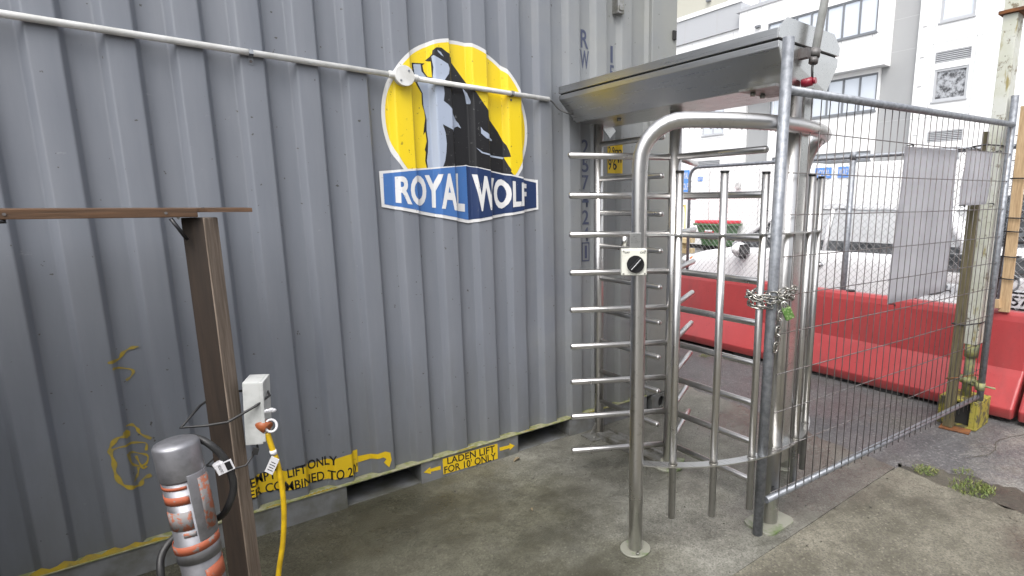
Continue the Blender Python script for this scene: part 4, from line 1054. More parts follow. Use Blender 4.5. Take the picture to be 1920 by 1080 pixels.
# second mesh fence at the right edge with a pale batten
MF = root("mesh_fence", (4.60, 0.7, 0), "dark welded mesh fence on top of the barrier at the right edge", "fence")
q = MB()
for y in (1.235, 0.6): q.tube([(4.60, y, 0.70), (4.60, y - 0.05, 2.02)], 0.006, 8)
for z in (0.98, 1.20, 1.40, 1.57, 1.74, 1.9): q.tube([(4.60, 1.235, z), (4.60, 0.2, z + 0.02)], 0.003, 6)
obj("fence_wire", q, 'galv_dark', MF)
PB = root("pale_batten", (4.56, 1.2, 0.73), "pale new timber batten tied upright to the mesh at the right edge", "timber batten")
q = MB(); q.box((4.56, 1.17, 1.40), (0.03, 0.062, 1.36), Matrix.Rotation(R(-1.0), 3, 'X'), 0.002); obj("batten_timber", q, 'pale_wood', PB)
q = MB(); q.box((4.53, 1.26, 0.765), (0.04, 0.16, 0.06), Matrix.Rotation(R(-9), 3, 'X'), 0.002); obj("batten_offcut", q, 'pale_wood', PB)
for z in (1.10, 1.27, 1.36, 1.62, 0.95):
    q = MB(); q.tube([(4.535, 1.215, z), (4.535, 1.12, z - 0.002), (4.61, 1.11, z), (4.61, 1.225, z)], 0.0042, 6, closed=True); obj("cable_tie", q, 'black', PB)

# ================================================================== TIMBER BENCH, POWER BOX AND BOLLARD AT THE LEFT
TB = root("timber_stand", (0.155, 2.13, 0), "timber post with a plywood shelf on top, rails running out of view to the left", "timber stand")
rp = Matrix.Rotation(R(-38), 3, 'Z')
PCx, PCy = 0.157, 2.135
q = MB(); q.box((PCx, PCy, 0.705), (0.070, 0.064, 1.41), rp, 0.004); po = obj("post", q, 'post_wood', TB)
po.data.materials.append(M['post_dark_face'])          # faces turned to -X take the darker timber, the others are weathered grey
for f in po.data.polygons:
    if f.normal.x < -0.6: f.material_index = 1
q = MB(); fl = Vector((-1.5, 2.02, 0)); fr = Vector((0.150, 2.085, 0))
dr = (fr - fl); an = math.atan2(dr.y, dr.x)
q.box(((fl.x + fr.x) / 2, (fl.y + fr.y) / 2 + 0.02, 1.4255), (dr.length, 0.040, 0.027), Matrix.Rotation(an, 3, 'Z'), 0.003); obj("front_rail", q, 'board_wood', TB)
q = MB(); q.prism([(-1.5, 2.06), (0.15, 2.115), (0.292, 2.085), (0.31, 2.42), (-1.5, 2.40)], 'Z', 1.4262, 1.4388); obj("shelf_board", q, 'board_wood', TB)
q = MB(); q.cyl((0.165, 2.1, 1.4389), (0.165, 2.1, 1.441), 0.005, 8); obj("screw_head", q, 'galv_dark', TB)
q = MB(); q.tube([(0.085, 2.09, 1.408), (0.118, 2.10, 1.345)], 0.0055, 8); obj("metal_brace", q, 'black', TB)
q = MB(); q.cyl((-0.262, 2.08, 1.412), (-0.262, 2.08, 1.402), 0.012, 8); obj("rubber_stop", q, 'black', TB)
for x_ in (0.075, -0.25):
    q = MB(); yb = fl.y + (fr.y - fl.y) * (x_ - fl.x) / (fr.x - fl.x) - 0.0005
    q.cyl((x_, yb, 1.425), (x_, yb - 0.002, 1.425), 0.004, 8); obj("screw_head", q, 'galv_dark', TB)
q = MB(); q.box((-1.45, 2.2, 0.70), (0.088, 0.088, 1.40), None, 0.004); obj("post", q, 'post_wood', TB)

PBX = root("power_box", (0.235, 2.1, 0.78), "light grey outlet box strapped to the side of the timber post", "power box")
rb = Matrix.Rotation(R(-20), 3, 'Z')
bc = Vector((0.245, 2.125, 0.772))
q = MB(); q.box(bc, (0.052, 0.10, 0.215), rb @ Matrix.Rotation(R(3), 3, 'Y'), 0.005); obj("box_body", q, 'box_grey', PBX)
q = MB(); q.box(bc + rb @ Vector((0.029, 0, 0.002)), (0.010, 0.104, 0.205), rb @ Matrix.Rotation(R(3), 3, 'Y'), 0.003); obj("box_lid", q, 'box_grey', PBX)
q = MB(); oc = Vector((0.262, 2.075, 0.715))
q.cyl(oc + Vector((-0.02, 0.02, 0.02)), oc + Vector((0.004, -0.004, 0.0)), 0.021, 20); sck = obj("outlet_socket", q, 'orange', PBX)
q = MB(); q.tube([oc + Vector((0.012, -0.008, 0.008)) + Vector((0.017 * math.cos(t), 0.017 * math.sin(t) * 0.4, 0.019 * math.sin(t))) for t in [2 * PI * i / 18 for i in range(18)]], 0.0042, 8, closed=True); obj("socket_ring", q, 'label', sck)
q = MB()
for i in range(5): q.sphere((0.262 + 0.006 * i, 2.07, 0.775 + 0.004 * math.sin(i * 3)), 0.010, 1, 0.5, 0.7, 7, 5)
obj("plastic_wrap", q, 'film', PBX)
STR = root("tie_strap", (0.1, 2.09, 0.77), "black strap tying the power box to the timber post", "strap")
q = MB()
q.tube([(0.038, 2.085, 0.772), (0.100, 2.070, 0.768), (0.156, 2.060, 0.768), (0.235, 2.066, 0.800), (0.282, 2.085, 0.822), (0.285, 2.16, 0.83), (0.15, 2.22, 0.82), (0.095, 2.14, 0.815)], 0.0042, 6, closed=True)
q.tube([(0.158, 2.080, 0.600), (0.19, 2.060, 0.610), (0.232, 2.09, 0.645), (0.238, 2.15, 0.65), (0.15, 2.21, 0.63), (0.09, 2.14, 0.61)], 0.0035, 6, closed=True)
q.box((0.222, 2.066, 0.648), (0.016, 0.01, 0.022), Matrix.Rotation(R(20), 3, 'Y'))
obj("strap_band", q, 'rubber', STR)

YC = root("yellow_cable", (0.262, 2.07, 0.7), "yellow extension cable hanging from the orange socket of the power box", "cable")
q = MB(); q.tube(bez([(0.262, 2.07, 0.70), (0.268, 2.066, 0.655), (0.278, 2.062, 0.60), (0.284, 2.06, 0.52), (0.283, 2.058, 0.42), (0.268, 2.055, 0.30), (0.242, 2.05, 0.18), (0.24, 2.05, 0.06), (0.28, 2.0, 0.03), (0.1, 1.7, 0.025), (-0.6, 1.4, 0.025), (-1.6, 1.5, 0.025)], 10), 0.0085, 12)
ycb = obj("cable_sheath", q, 'yellow_cable', YC)
q = MB(); q.cyl((0.2705, 2.065, 0.638), (0.2735, 2.064, 0.622), 0.0105, 14)
q.box((0.262, 2.052, 0.590), (0.028, 0.0015, 0.062), Matrix.Rotation(R(-39), 3, 'Z') @ Matrix.Rotation(R(28), 3, 'Y')); tg_ = obj("cable_tag", q, 'label', YC)
for i in range(4):
    q = MB(); q.box(Vector((0.262, 2.0507, 0.590)) + Matrix.Rotation(R(-39), 3, 'Z') @ (Matrix.Rotation(R(28), 3, 'Y') @ Vector((0, -0.0006, -0.018 + 0.010 * i))), (0.018 - 0.003 * (i % 2), 0.0008, 0.0024), Matrix.Rotation(R(-39), 3, 'Z') @ Matrix.Rotation(R(28), 3, 'Y'))
    obj("tag_writing", q, 'dark', tg_)

# bollard: taped metal sleeve with a domed cap, leaning a little
BL = root("bollard", (0.062, 1.6, 0), "battered metal bollard wrapped in worn orange tape, rounded cap, in front of the timber post", "bollard")
ax0 = Vector((0.062, 1.6, 0.0)); ax1 = Vector((0.0135, 1.6, 0.93)); ad = (ax1 - ax0).normalized()
def bp_(h): return ax0 + ad * h
RB = 0.0425
q = MB(); q.tube([bp_(0.0), bp_(0.845)], RB, 40); obj("bollard_tube", q, 'bollard_metal', BL)
q = MB(); q.tube([bp_(0.812), bp_(0.816), bp_(0.845), bp_(0.893), bp_(0.899), bp_(0.904), bp_(0.9055)], [0.0445, 0.0462, 0.0462, 0.0465, 0.0435, 0.032, 0.003], 40); obj("bollard_cap", q, 'bollard_metal', BL)
def shell(h0, h1, a0, a1, r, t=0.003, sl=0.0):
    q = MB(); bm = q.bm; n_ = max(6, int((a1 - a0) / 8)); prev = None
    w0 = ad.cross(Vector((0, 1, 0))).normalized(); w1 = w0.cross(ad).normalized()
    for i in range(n_ + 1):
        a = R(a0 + (a1 - a0) * i / n_); dd = w0 * math.cos(a) + w1 * math.sin(a); hh = sl * math.cos(a)
        vv = [bm.verts.new(bp_(h0 + hh) + dd * r), bm.verts.new(bp_(h1 + hh) + dd * r), bm.verts.new(bp_(h1 + hh) + dd * (r + t)), bm.verts.new(bp_(h0 + hh) + dd * (r + t))]
        if prev:
            for j in range(4): 
                f = bm.faces.new((prev[j], prev[(j + 1) % 4], vv[(j + 1) % 4], vv[j])); f.smooth = (j == 2)
        else: bm.faces.new(vv)
        prev = vv
    if (a1 - a0) < 359: bm.faces.new(prev)
    return q
obj("cover_plate", shell(0.655, 0.826, -196, -98, RB + 0.0002, 0.0048), 'bollard_metal', BL, bevel=0.001)
obj("collar", shell(0.60, 0.645, -180, 180, RB + 0.0002, 0.0035), 'bollard_metal', BL)
for h0, h1, a0, a1, mm, rr, sl in [(0.795, 0.803, -94, 10, 'orange_tape', RB + 0.0004, 0), (0.757, 0.778, -95, 12, 'orange_tape', RB + 0.0004, 0), (0.690, 0.738, -92, -8, 'orange_worn', RB + 0.0004, 0), (0.672, 0.684, -94, -60, 'orange_worn', RB + 0.0004, 0),
                           (0.630, 0.652, -180, 180, 'orange_tape', RB + 0.0040, -0.004), (0.53, 0.575, -185, -95, 'orange_tape', RB + 0.0006, -0.010), (0.675, 0.812, -168, -122, 'orange_worn', RB + 0.0052, 0)]:
    obj("tape_band", shell(h0, h1, a0, a1, rr, 0.0009, sl), mm, BL)
BC = root("black_cable", (0.07, 1.6, 0.85), "thick black cable looping behind the bollard with a white caution label", "cable")
q = MB(); q.tube(bez([(0.030, 1.660, 0.885), (0.055, 1.63, 0.888), (0.080, 1.605, 0.872), (0.106, 1.60, 0.825), (0.117, 1.60, 0.755), (0.102, 1.61, 0.700), (0.080, 1.65, 0.655), (0.03, 1.69, 0.64), (-0.035, 1.66, 0.61), (-0.05, 1.62, 0.54), (-0.05, 1.62, 0.30), (-0.09, 1.6, 0.05), (-0.4, 1.4, 0.03), (-1.2, 1.2, 0.03)], 10), 0.0085, 12); obj("cable_sheath", q, 'rubber', BC)
q = MB(); lr = Matrix.Rotation(R(-14), 3, 'Y')
q.box((0.103, 1.586, 0.812), (0.036, 0.0012, 0.028), lr); q.tube([(0.090, 1.598, 0.823), (0.098, 1.598, 0.800)], 0.0118, 12)
lb = obj("caution_label", q, 'label', BC)
q = MB(); q.box(Vector((0.103, 1.586, 0.812)) + lr @ Vector((0.008, -0.0012, 0.0)), (0.012, 0.0008, 0.022), lr); obj("label_panel", q, 'black', lb)
bm = text_mesh("CAUTION", 0, 0.01)
for v_ in bm.verts: v_.co = Vector((0.103, 1.586, 0.812)) + lr @ Vector((-0.012 + (1 - v_.co.y) * 0.006, -0.0012, -0.011 + v_.co.x * 0.022))
obj("label_lettering", bm, 'black', lb)
# ================================================================== WEEDS, DEBRIS
def weed(x, y, r, h, n_, seed, label):
    rn = random.Random(seed); bm = bmesh.new()
    for i in range(n_):
        a = rn.uniform(0, 2 * PI); d_ = r * math.sqrt(rn.random()); lx_, ly_ = x + d_ * math.cos(a) * 1.2, y + d_ * math.sin(a)
        hh = h * rn.uniform(0.12, 1.0) * (1 - 0.5 * d_ / r); tip = Vector((lx_ + rn.uniform(-.02, .02), ly_ + rn.uniform(-.02, .02), 0.01 + hh))
        b0 = Vector((lx_, ly_, 0.006)); w = Vector((rn.uniform(-1, 1), rn.uniform(-1, 1), 0)).normalized() * rn.uniform(0.0012, 0.003)
        md_ = (b0 + tip) / 2 + Vector((rn.uniform(-.004, .004), rn.uniform(-.004, .004), 0.003))
        v1, v2, v3, v4 = bm.verts.new(b0), bm.verts.new(md_ + w), bm.verts.new(tip), bm.verts.new(md_ - w)
        bm.faces.new((v1, v2, v3, v4))
    o = obj("weed", bm, 'leaf', loc=(x, y, 0), label=label, cat="weed", group="weeds in the broken edge of the concrete")
weed(3.20, 1.075, 0.060, 0.018, 300, 1, "mossy clump of weeds at the corner of the concrete slab")
weed(3.16, 0.845, 0.095, 0.050, 330, 2, "largest leafy weed clump in the worn edge of the concrete")
weed(3.205, 0.79, 0.04, 0.04, 130, 3, "small weed right of the leafy clump in the worn edge")
weed(3.33, 0.93, 0.05, 0.022, 90, 4, "thin low weed on the pale asphalt behind the leafy clump")
weed(4.10, 3.4, 0.05, 0.03, 90, 6, "tiny weed at the foot of the red barrier behind the turnstile")
rn = random.Random(31)
bm = bmesh.new()
for i in range(420):
    x, y = rn.uniform(0.4, 3.9), rn.uniform(0.2, 2.65)
    s_ = rn.uniform(0.0012, 0.0045) * (1.6 if rn.random() < 0.06 else 1)
    z0 = 0.0165 if x < 3.0 else 0.006
    r_ = bmesh.ops.create_icosphere(bm, subdivisions=1, radius=s_)
    bmesh.ops.transform(bm, matrix=Matrix.Translation((x, y, z0 + s_ * 0.2)) @ Matrix.Diagonal((rn.uniform(.7, 1.5), rn.uniform(.7, 1.5), 0.5, 1)), verts=r_['verts'])
obj("grit", bm, 'silt', kind="stuff")
for i, (x, y, L_, a, lab) in enumerate([(1.52, 2.60, 0.055, 20, "dry leaf on the concrete below the fork pocket"), (1.30, 2.1, 0.03, 70, "small dry leaf on the concrete in front of the turnstile")]):
    bm = bmesh.new(); pts = []
    for t in range(12):
        a_ = 2 * PI * t / 12; u, w = math.cos(a_) * L_ / 2, math.sin(a_) * L_ * 0.17
        pts.append(bm.verts.new((x + u * math.cos(R(a)) - w * math.sin(R(a)), y + u * math.sin(R(a)) + w * math.cos(R(a)), 0.021 + 0.012 * abs(math.sin(a_)) * L_ / 0.05)))
    cv_ = bm.verts.new((x, y, 0.020))
    for t in range(12): bm.faces.new((pts[t], pts[(t + 1) % 12], cv_))
    obj("dry_leaf", bm, 'leaf_dry', loc=(x, y, 0.016), label=lab, cat="leaf", group="dry leaves on the concrete")

# ================================================================== CARS
def car(name, loc, rz, label, cat, L=4.1, W=1.72, H=1.47, hood=1.05, group=None, plate=None, bright=True, belt=0.93):
    """local frame: +x is the front, y across, z up"""
    A = root(name, loc, label, cat, group, rz)
    hw = W / 2
    # lower body: stations (x, z of top at centre, shoulder z, half width, underside z)
    st = [(L / 2, 0.52, 0.50, 0.62, 0.24), (L / 2 - 0.06, 0.66, 0.62, 0.74, 0.20), (L / 2 - 0.25, 0.78, 0.72, 0.82, 0.18), (L / 2 - 0.60, belt - 0.11, belt - 0.15, hw, 0.18), (L / 2 - hood, belt - 0.03, belt - 0.06, hw, 0.18),
          (L / 2 - hood - 0.5, belt + 0.0, belt - 0.03, hw, 0.18), (0, belt, belt - 0.01, hw, 0.18), (-L / 2 + 0.8, belt + 0.02, belt, hw, 0.18), (-L / 2 + 0.22, belt, belt - 0.03, hw - 0.05, 0.20), (-L / 2 + 0.04, belt - 0.12, belt - 0.16, hw - 0.14, 0.26), (-L / 2, 0.62, 0.58, hw - 0.2, 0.30)]
    bm = bmesh.new(); rings = []
    for x, zt_, zs_, w, zb in st:
        sec = [(-w + 0.10, zb), (-w, zb + 0.12), (-w - 0.0, zs_ - 0.16), (-w + 0.02, zs_), (-w + 0.14, zt_), (-w * 0.4, zt_ + 0.02), (w * 0.4, zt_ + 0.02), (w - 0.14, zt_), (w - 0.02, zs_), (w, zs_ - 0.16), (w, zb + 0.12), (w - 0.10, zb)]
        rings.append([bm.verts.new((x, y, z)) for y, z in sec])
    for a, b2 in zip(rings, rings[1:]):
        for i in range(12): bm.faces.new((a[i], a[(i + 1) % 12], b2[(i + 1) % 12], b2[i]))
    bm.faces.new(rings[0]); bm.faces.new(rings[-1])
    for f in bm.faces: f.smooth = True
    body = obj("body", bm, 'car_white', A, sub=2)
    # roof shell
    xs0 = L / 2 - hood; x1_ = xs0 - 0.78; x2_ = -L / 2 + 0.75; x3_ = -L / 2 + 0.18
    tw = hw - 0.23; bw = hw - 0.09
    def quad(nm, pts, m_, t=0.012, par=A):
        bm = bmesh.new(); f = bm.faces.new([bm.verts.new(p) for p in pts]); bmesh.ops.solidify(bm, geom=[f], thickness=t); return obj(nm, bm, m_, par)
    bm = bmesh.new(); rr_ = []
    for x, z, w in [(x1_ + 0.08, H - 0.06, tw), (x1_ - 0.25, H - 0.012, tw), (-0.2, H, tw), (x2_, H - 0.03, tw), (x2_ - 0.12, H - 0.07, tw - 0.02)]:
        rr_.append([bm.verts.new((x, y, z_)) for y, z_ in [(-w - 0.02, z - 0.05), (-w + 0.04, z - 0.008), (0, z + 0.015), (w - 0.04, z - 0.008), (w + 0.02, z - 0.05)]])
    for a, b2 in zip(rr_, rr_[1:]):
        for i in range(4): f = bm.faces.new((a[i], a[i + 1], b2[i + 1], b2[i])); f.smooth = True
    bmesh.ops.solidify(bm, geom=bm.faces[:], thickness=0.03)
    obj("roof", bm, 'car_white', A, sub=1)
    gl = 'car_glass' if bright else 'car_glass_dark'
    zb_ = belt - 0.01; zt2 = H - 0.075
    quad("windscreen", [(xs0 - 0.06, -bw + 0.06, zb_), (xs0 - 0.06, bw - 0.06, zb_), (x1_ + 0.06, tw - 0.04, zt2), (x1_ + 0.06, -tw + 0.04, zt2)], 'car_glass_dark')
    quad("rear_window", [(x3_, -bw + 0.08, zb_), (x3_, bw - 0.08, zb_), (x2_ - 0.1, tw - 0.04, zt2), (x2_ - 0.1, -tw + 0.04, zt2)], gl)
    for sd in (-1, 1):
        def P(x, t): return (x, sd * (bw + (tw - bw) * t), zb_ + (zt2 - zb_) * t)
        xm = (xs0 + x2_) / 2 - 0.1
        for xa, xb, xc, xd in ((xs0 - 0.05, x1_ + 0.02, xm + 0.03, xm + 0.03), (xm - 0.03, xm - 0.03, x2_ - 0.02, x2_ - 0.28)):
            if xa > xm:
                quad("front_window", [P(xa, 0.0), P(xa - 0.45, 0.74), P(xa - 0.45, 0.0)], 'car_glass_dark', 0.007)
                quad("side_window", [P(xa - 0.46, 0.26), P(xa - 0.46, 0.76), P(xb, 0.99), P(xc, 0.99), P(xd, 0.26)], gl, 0.006)
                quad("window_reflection_strip", [P(xa - 0.455, 0.0), P(xa - 0.455, 0.255), P(xd, 0.255), P(xd, 0.0)], 'car_glass_dark', 0.006)  # dark band of reflections low in the glass, painted as its own strip
                continue
            quad("side_window", [P(xa, 0.26), P(xb if xb == xa else xa + (xb - xa) * 1.0, 0.99), P(xc, 0.99), P(xd if xd != xc else xc, 0.26)], gl, 0.006)
            quad("window_reflection_strip", [P(xa + 0.05 if xa > xm else xa, 0.0), P(xa, 0.255), P(xd if xd != xc else xc, 0.255), P(xd, 0.0)], 'car_glass_dark', 0.006)
        for a, b2, w in ((P(xs0 - 0.02, 0), P(x1_ + 0.08, 1.0), 0.03), (P(xm, 0), P(xm, 1.0), 0.025), (P(x2_ - 0.42, 0), P(x2_ - 0.10, 1.0), 0.06)):
            q = MB(); q.tube([a, ((a[0] + b2[0]) / 2 - 0.0, (a[1] + b2[1]) / 2 + sd * 0.012, (a[2] + b2[2]) / 2 + 0.012), b2], w, 8); obj("pillar", q, 'car_white', A)
        # mirror: white shell, black foot
        mx, my, mz = xs0 - 0.26, sd * (hw + 0.10), belt - 0.04
        q = MB(); q.sphere((mx, my, mz), 0.115, 0.75, 1.15, 0.75, 18, 12); mr_ = obj("wing_mirror", q, 'car_white', A)
        q = MB(); q.box((mx - 0.080, my, mz), (0.02, 0.20, 0.13), None, 0.008); obj("mirror_glass", q, 'black', mr_)
        q = MB(); q.box((mx + 0.03, sd * (hw + 0.04), mz - 0.085), (0.10, 0.14, 0.05), Matrix.Rotation(R(25 * sd), 3, 'X'), 0.01); obj("mirror_foot", q, 'black', mr_)
        for hx in (xm + 0.05, xm - 1.0):
            q = MB(); q.sphere((hx, sd * (hw - 0.004), belt - 0.16), 0.10, 1.0, 0.05, 0.38, 16, 8); dh = obj("handle_recess", q, 'car_glass_dark', A)
            q = MB(); q.tube([(hx + 0.10, sd * (hw + 0.006), belt - 0.155), (hx + 0.04, sd * (hw + 0.03), belt - 0.155), (hx - 0.04, sd * (hw + 0.03), belt - 0.155), (hx - 0.10, sd * (hw + 0.006), belt - 0.155)], 0.012, 8); obj("door_handle", q, 'chrome', dh)
        q = MB(); q.tube([(xm, sd * (hw + 0.0015), belt - 0.05), (xm, sd * (hw + 0.002), 0.30)], 0.003, 4); q.tube([(xs0 - 0.02, sd * (hw + 0.0015), belt - 0.10), (xs0 - 0.05, sd * (hw + 0.002), 0.30)], 0.003, 4); obj("door_seam", q, 'joint', A)
        q = MB(); q.sphere((L / 2 - 0.17, sd * 0.62, 0.66), 0.14, 1.0, 1.1, 0.55, 16, 10); obj("headlight", q, 'car_glass' if bright else 'car_glass_dark', A)
        q = MB(); q.sphere((L / 2 - 0.34, sd * (hw - 0.10), 0.68), 0.07, 1.3, 0.5, 0.7, 12, 8); obj("indicator", q, 'amber', A)
        for wx in (L / 2 - 0.80, -L / 2 + 0.75):
            q = MB(); q.cyl((wx, sd * (hw - 0.22), 0.30), (wx, sd * (hw - 0.01), 0.30), 0.29, 28); wh = obj("wheel", q, 'tyre', A)
            q = MB(); q.cyl((wx, sd * (hw - 0.012), 0.30), (wx, sd * (hw + 0.004), 0.30), 0.19, 20); obj("rim", q, 'chrome', wh)
    q = MB(); q.box((L / 2 - 0.035, 0, 0.50), (0.08, 0.95, 0.10), None, 0.01); obj("grille", q, 'black', A)
    q = MB()
    for sd in (-0.45, 0.1): q.tube([(xs0 - 0.02, sd, belt + 0.035), (xs0 - 0.20, sd + 0.42, belt + 0.10)], 0.009, 6)
    obj("wiper", q, 'black', A)
    q = MB(); q.box((xs0 + 0.01, 0, belt + 0.018), (0.10, W - 0.46, 0.02)); obj("cowl_panel", q, 'black', A)
    if plate:
        q = MB(); q.box((L / 2 + 0.012, 0, 0.44), (0.012, 0.40, 0.135), None, 0.003); p_ = obj("number_plate", q, 'black', A)
        q = MB(); q.box((L / 2 + 0.0195, 0, 0.44), (0.003, 0.37, 0.108)); obj("plate_face", q, 'label', p_)
        bm = text_mesh(plate, 0, 0.02)
        for v_ in bm.verts: v_.co = Vector((L / 2 + 0.0225, -0.165 + v_.co.x * 0.33, 0.40 + v_.co.y * 0.08))
        obj("plate_lettering", bm, 'black', p_)
    return A
# parked hatchback, broadside behind the barrier, nose to the left in the photograph (+Y)
c1 = car("parked_car", (6.86, 3.58, 0), R(90), "white parked hatchback broadside behind the red barrier, nose towards the green bin", "car", L=4.15, W=1.72, H=1.46, hood=1.0, group="white cars parked in the lane")
# second car facing the yard
c2 = car("parked_car", (7.72, 1.42, 0), R(180), "white parked car facing the yard behind the steel post, number plate showing", "car", L=4.2, W=1.76, H=1.62, hood=1.05, group="white cars parked in the lane", bright=False, belt=1.06)
A = c2
q = MB(); q.box((2.085, 0, 0.93), (0.05, 1.36, 0.17), None, 0.02); obj("upper_grille", q, 'car_glass_dark', A)
q = MB(); q.tube([(2.115, 0.075 * math.cos(t), 0.80 + 0.075 * math.sin(t)) for t in [2 * PI * i / 24 for i in range(24)]], 0.009, 6, closed=True)
q.tube([(2.115, -0.045, 0.845), (2.115, -0.015, 0.765), (2.115, 0, 0.80), (2.115, 0.015, 0.765), (2.115, 0.045, 0.845)], 0.006, 6); obj("round_badge", q, 'frame', A)
q = MB(); q.box((2.10, 0, 0.80), (0.03, 1.2, 0.11), None, 0.03); obj("bumper_panel", q, 'car_white', A)
q = MB(); q.box((2.120, 0.0, 0.655), (0.012, 0.42, 0.15), None, 0.003); p_ = obj("number_plate", q, 'black', A)
q = MB(); q.box((2.1275, 0, 0.655), (0.003, 0.38, 0.118)); obj("plate_face", q, 'label', p_)
bm = text_mesh("EA157", 0, 0.02)
for v_ in bm.verts: v_.co = Vector((2.1305, -0.16 + v_.co.x * 0.32, 0.613 + v_.co.y * 0.085))
obj("plate_lettering", bm, 'black', p_)

# ================================================================== BIN, STONE WALL, HANDRAIL, CABINS
GB = root("wheelie_bin", (14.2, 11.35, 0), "large green wheeled bin with a red lid against the white cabin", "bin")
q = MB(); bm = q.bm
def rg(x0, x1, y0, y1, z): return [bm.verts.new(p) for p in ((x0, y0, z), (x1, y0, z), (x1, y1, z), (x0, y1, z))]
r0 = rg(13.85, 14.35, 10.92, 11.78, 0.16); r1 = rg(13.72, 14.45, 10.80, 11.92, 0.80); bm.faces.new(r0); bm.faces.new(r1)
for i in range(4): bm.faces.new((r0[i], r0[(i + 1) % 4], r1[(i + 1) % 4], r1[i]))
obj("bin_body", q, 'bin_green', GB, bevel=0.03)
q = MB(); q.bb(13.66, 14.50, 10.72, 12.0, 0.80, 0.86, 0.015); obj("bin_rim", q, 'bin_green', GB)
q = MB(); q.bb(13.68, 14.48, 10.76, 11.96, 0.862, 0.955, 0.03); obj("bin_lid", q, 'bin_red', GB)
q = MB(); q.box((13.745, 11.42, 0.56), (0.01, 0.36, 0.27), Matrix.Rotation(R(11), 3, 'Y')); sg_ = obj("bin_sign", q, 'bin_red', GB)
q = MB(); q.cyl((13.735, 11.42, 0.53), (13.725, 11.42, 0.53), 0.055, 20); q.box((13.728, 11.42, 0.64), (0.01, 0.28, 0.05), Matrix.Rotation(R(11), 3, 'Y')); obj("sign_mark", q, 'label', sg_)
for y in (10.98, 11.72):
    for x in (13.92, 14.28):
        q = MB(); q.cyl((x, y - 0.03, 0.082), (x, y + 0.03, 0.082), 0.08, 16); obj("bin_wheel", q, 'tyre', GB)
SW_ = root("stone_wall", (12.9, 12.2, 0), "low sandstone block wall between the lane and the white cabin", "wall")
q = MB(); rn = random.Random(6)
for row in range(3):
    y = 11.28 + (0.2 if row % 2 else 0)
    while y < 13.6:
        w = rn.uniform(0.36, 0.55); q.bb(12.55 + rn.uniform(0, .03), 12.95, y, y + w - 0.02, 0.155 * row, 0.155 * row + 0.147, 0.012); y += w
obj("stone_blocks", q, 'sandstone', SW_)
HR = root("handrail", (13.3, 12.3, 0), "thin yellow handrail by the cabin steps", "handrail")
q = MB(); q.tube([(13.5, 13.4, 0.72), (13.5, 12.25, 1.42), (13.5, 12.2, 1.2)], 0.018, 8)
for y in (13.1, 12.6, 12.2): q.tube([(13.5, y, 0.0), (13.5, y, 0.72 + (13.4 - y) * 0.6)], 0.014, 8)
obj("rail_tube", q, 'd_yellow', HR)
def sign(parent, x, y0, y1, z0, z1, lines):
    q = MB(); q.bb(x - 0.02, x - 0.004, y0, y1, z0, z1); s_ = obj("blue_sign", q, 'sign_blue', parent)
    for i, t in enumerate(lines):
        bm = text_mesh(t, 0, 0.02); h = (z1 - z0) / len(lines)
        for v_ in bm.verts: v_.co = Vector((x - 0.024, y1 - (y1 - y0) * (0.08 + 0.84 * v_.co.x), z1 - h * (i + 1) + h * (0.2 + 0.6 * v_.co.y)))
        obj("sign_lettering", bm, 'label', s_)
    return s_
def cabin(x0, x1, y0, y1, h, label, rad=0.0):
    K = root("site_cabin", ((x0 + x1) / 2, (y0 + y1) / 2, 0), label, "cabin", "white site cabins across the lane")
    q = MB(); q.bb(x0, x1, y0, y1, 0.12, h, rad or 0.02); b_ = obj("cabin_wall", q, 'cabin', K)
    q = MB(); q.bb(x0 + 0.1, x1 - 0.1, y0 + 0.1, y1 - 0.1, 0.0, 0.119); obj("cabin_skid", q, 'dark', K)
    return K
k1 = cabin(14.55, 17.0, 8.9, 16.2, 2.62, "long white site cabin behind the green bin, blue sign near its left end")
sign(k1, 14.55, 13.0, 13.42, 1.86, 2.58, ["ROYAL", "WOLF"])
q = MB(); rb_ = 13.05
for i in range(9): q.bb(14.50, 14.546, 13.5 + i * 0.3, 13.65 + i * 0.3, 0.3, 1.85)
obj("cladding_rib", q, 'cabin_rib', k1)
for y_ in (12.1, 10.2):
    q = MB(); q.bb(14.52, 14.547, y_, y_ + 0.02, 0.3, 2.5); obj("cabin_joint", q, 'cabin_rib', k1)
q = MB(); q.box((14.50, 10.95, 2.02), (0.10, 0.16, 0.20), None, 0.03); obj("wall_lamp", q, 'cabin_rib', k1)
sign(k1, 14.55, 12.42, 12.62, 2.2, 2.34, ["SITE"])
k2 = cabin(12.4, 14.3, 4.4, 7.75, 2.36, "round-edged white site cabin above the parked hatchback, two blue signs along its top", 0.16)
sign(k2, 12.4, 6.78, 7.18, 2.04, 2.28, ["ROYAL"])
sign(k2, 12.4, 6.38, 6.62, 2.04, 2.28, ["WOLF"])
RP = root("corrugated_pipes", (11.9, 11.9, 0), "white ribbed pipes stacked on the low stone wall", "pipes")
q = MB()
for i in range(3):
    q.tube([(12.75, 13.0 - 0.0 * i, 0.50 + 0.12 * i), (12.65, 11.55 + 0.12 * i, 0.56 + 0.12 * i)], 0.06, 12)
obj("pipe", q, 'cabin', RP)

# ================================================================== WHITE APARTMENT BLOCK
BX = 25.0
BD = root("apartment_building", (BX + 6, 8, 0), "tall white panelled building with ribbon windows, behind the lane", "building")
def face(x0, x1, y0, y1, z0, z1, m_, nm, par=BD, bev=0): q = MB(); q.bb(x0, x1, y0, y1, z0, z1, bev); return obj(nm, q, m_, par)
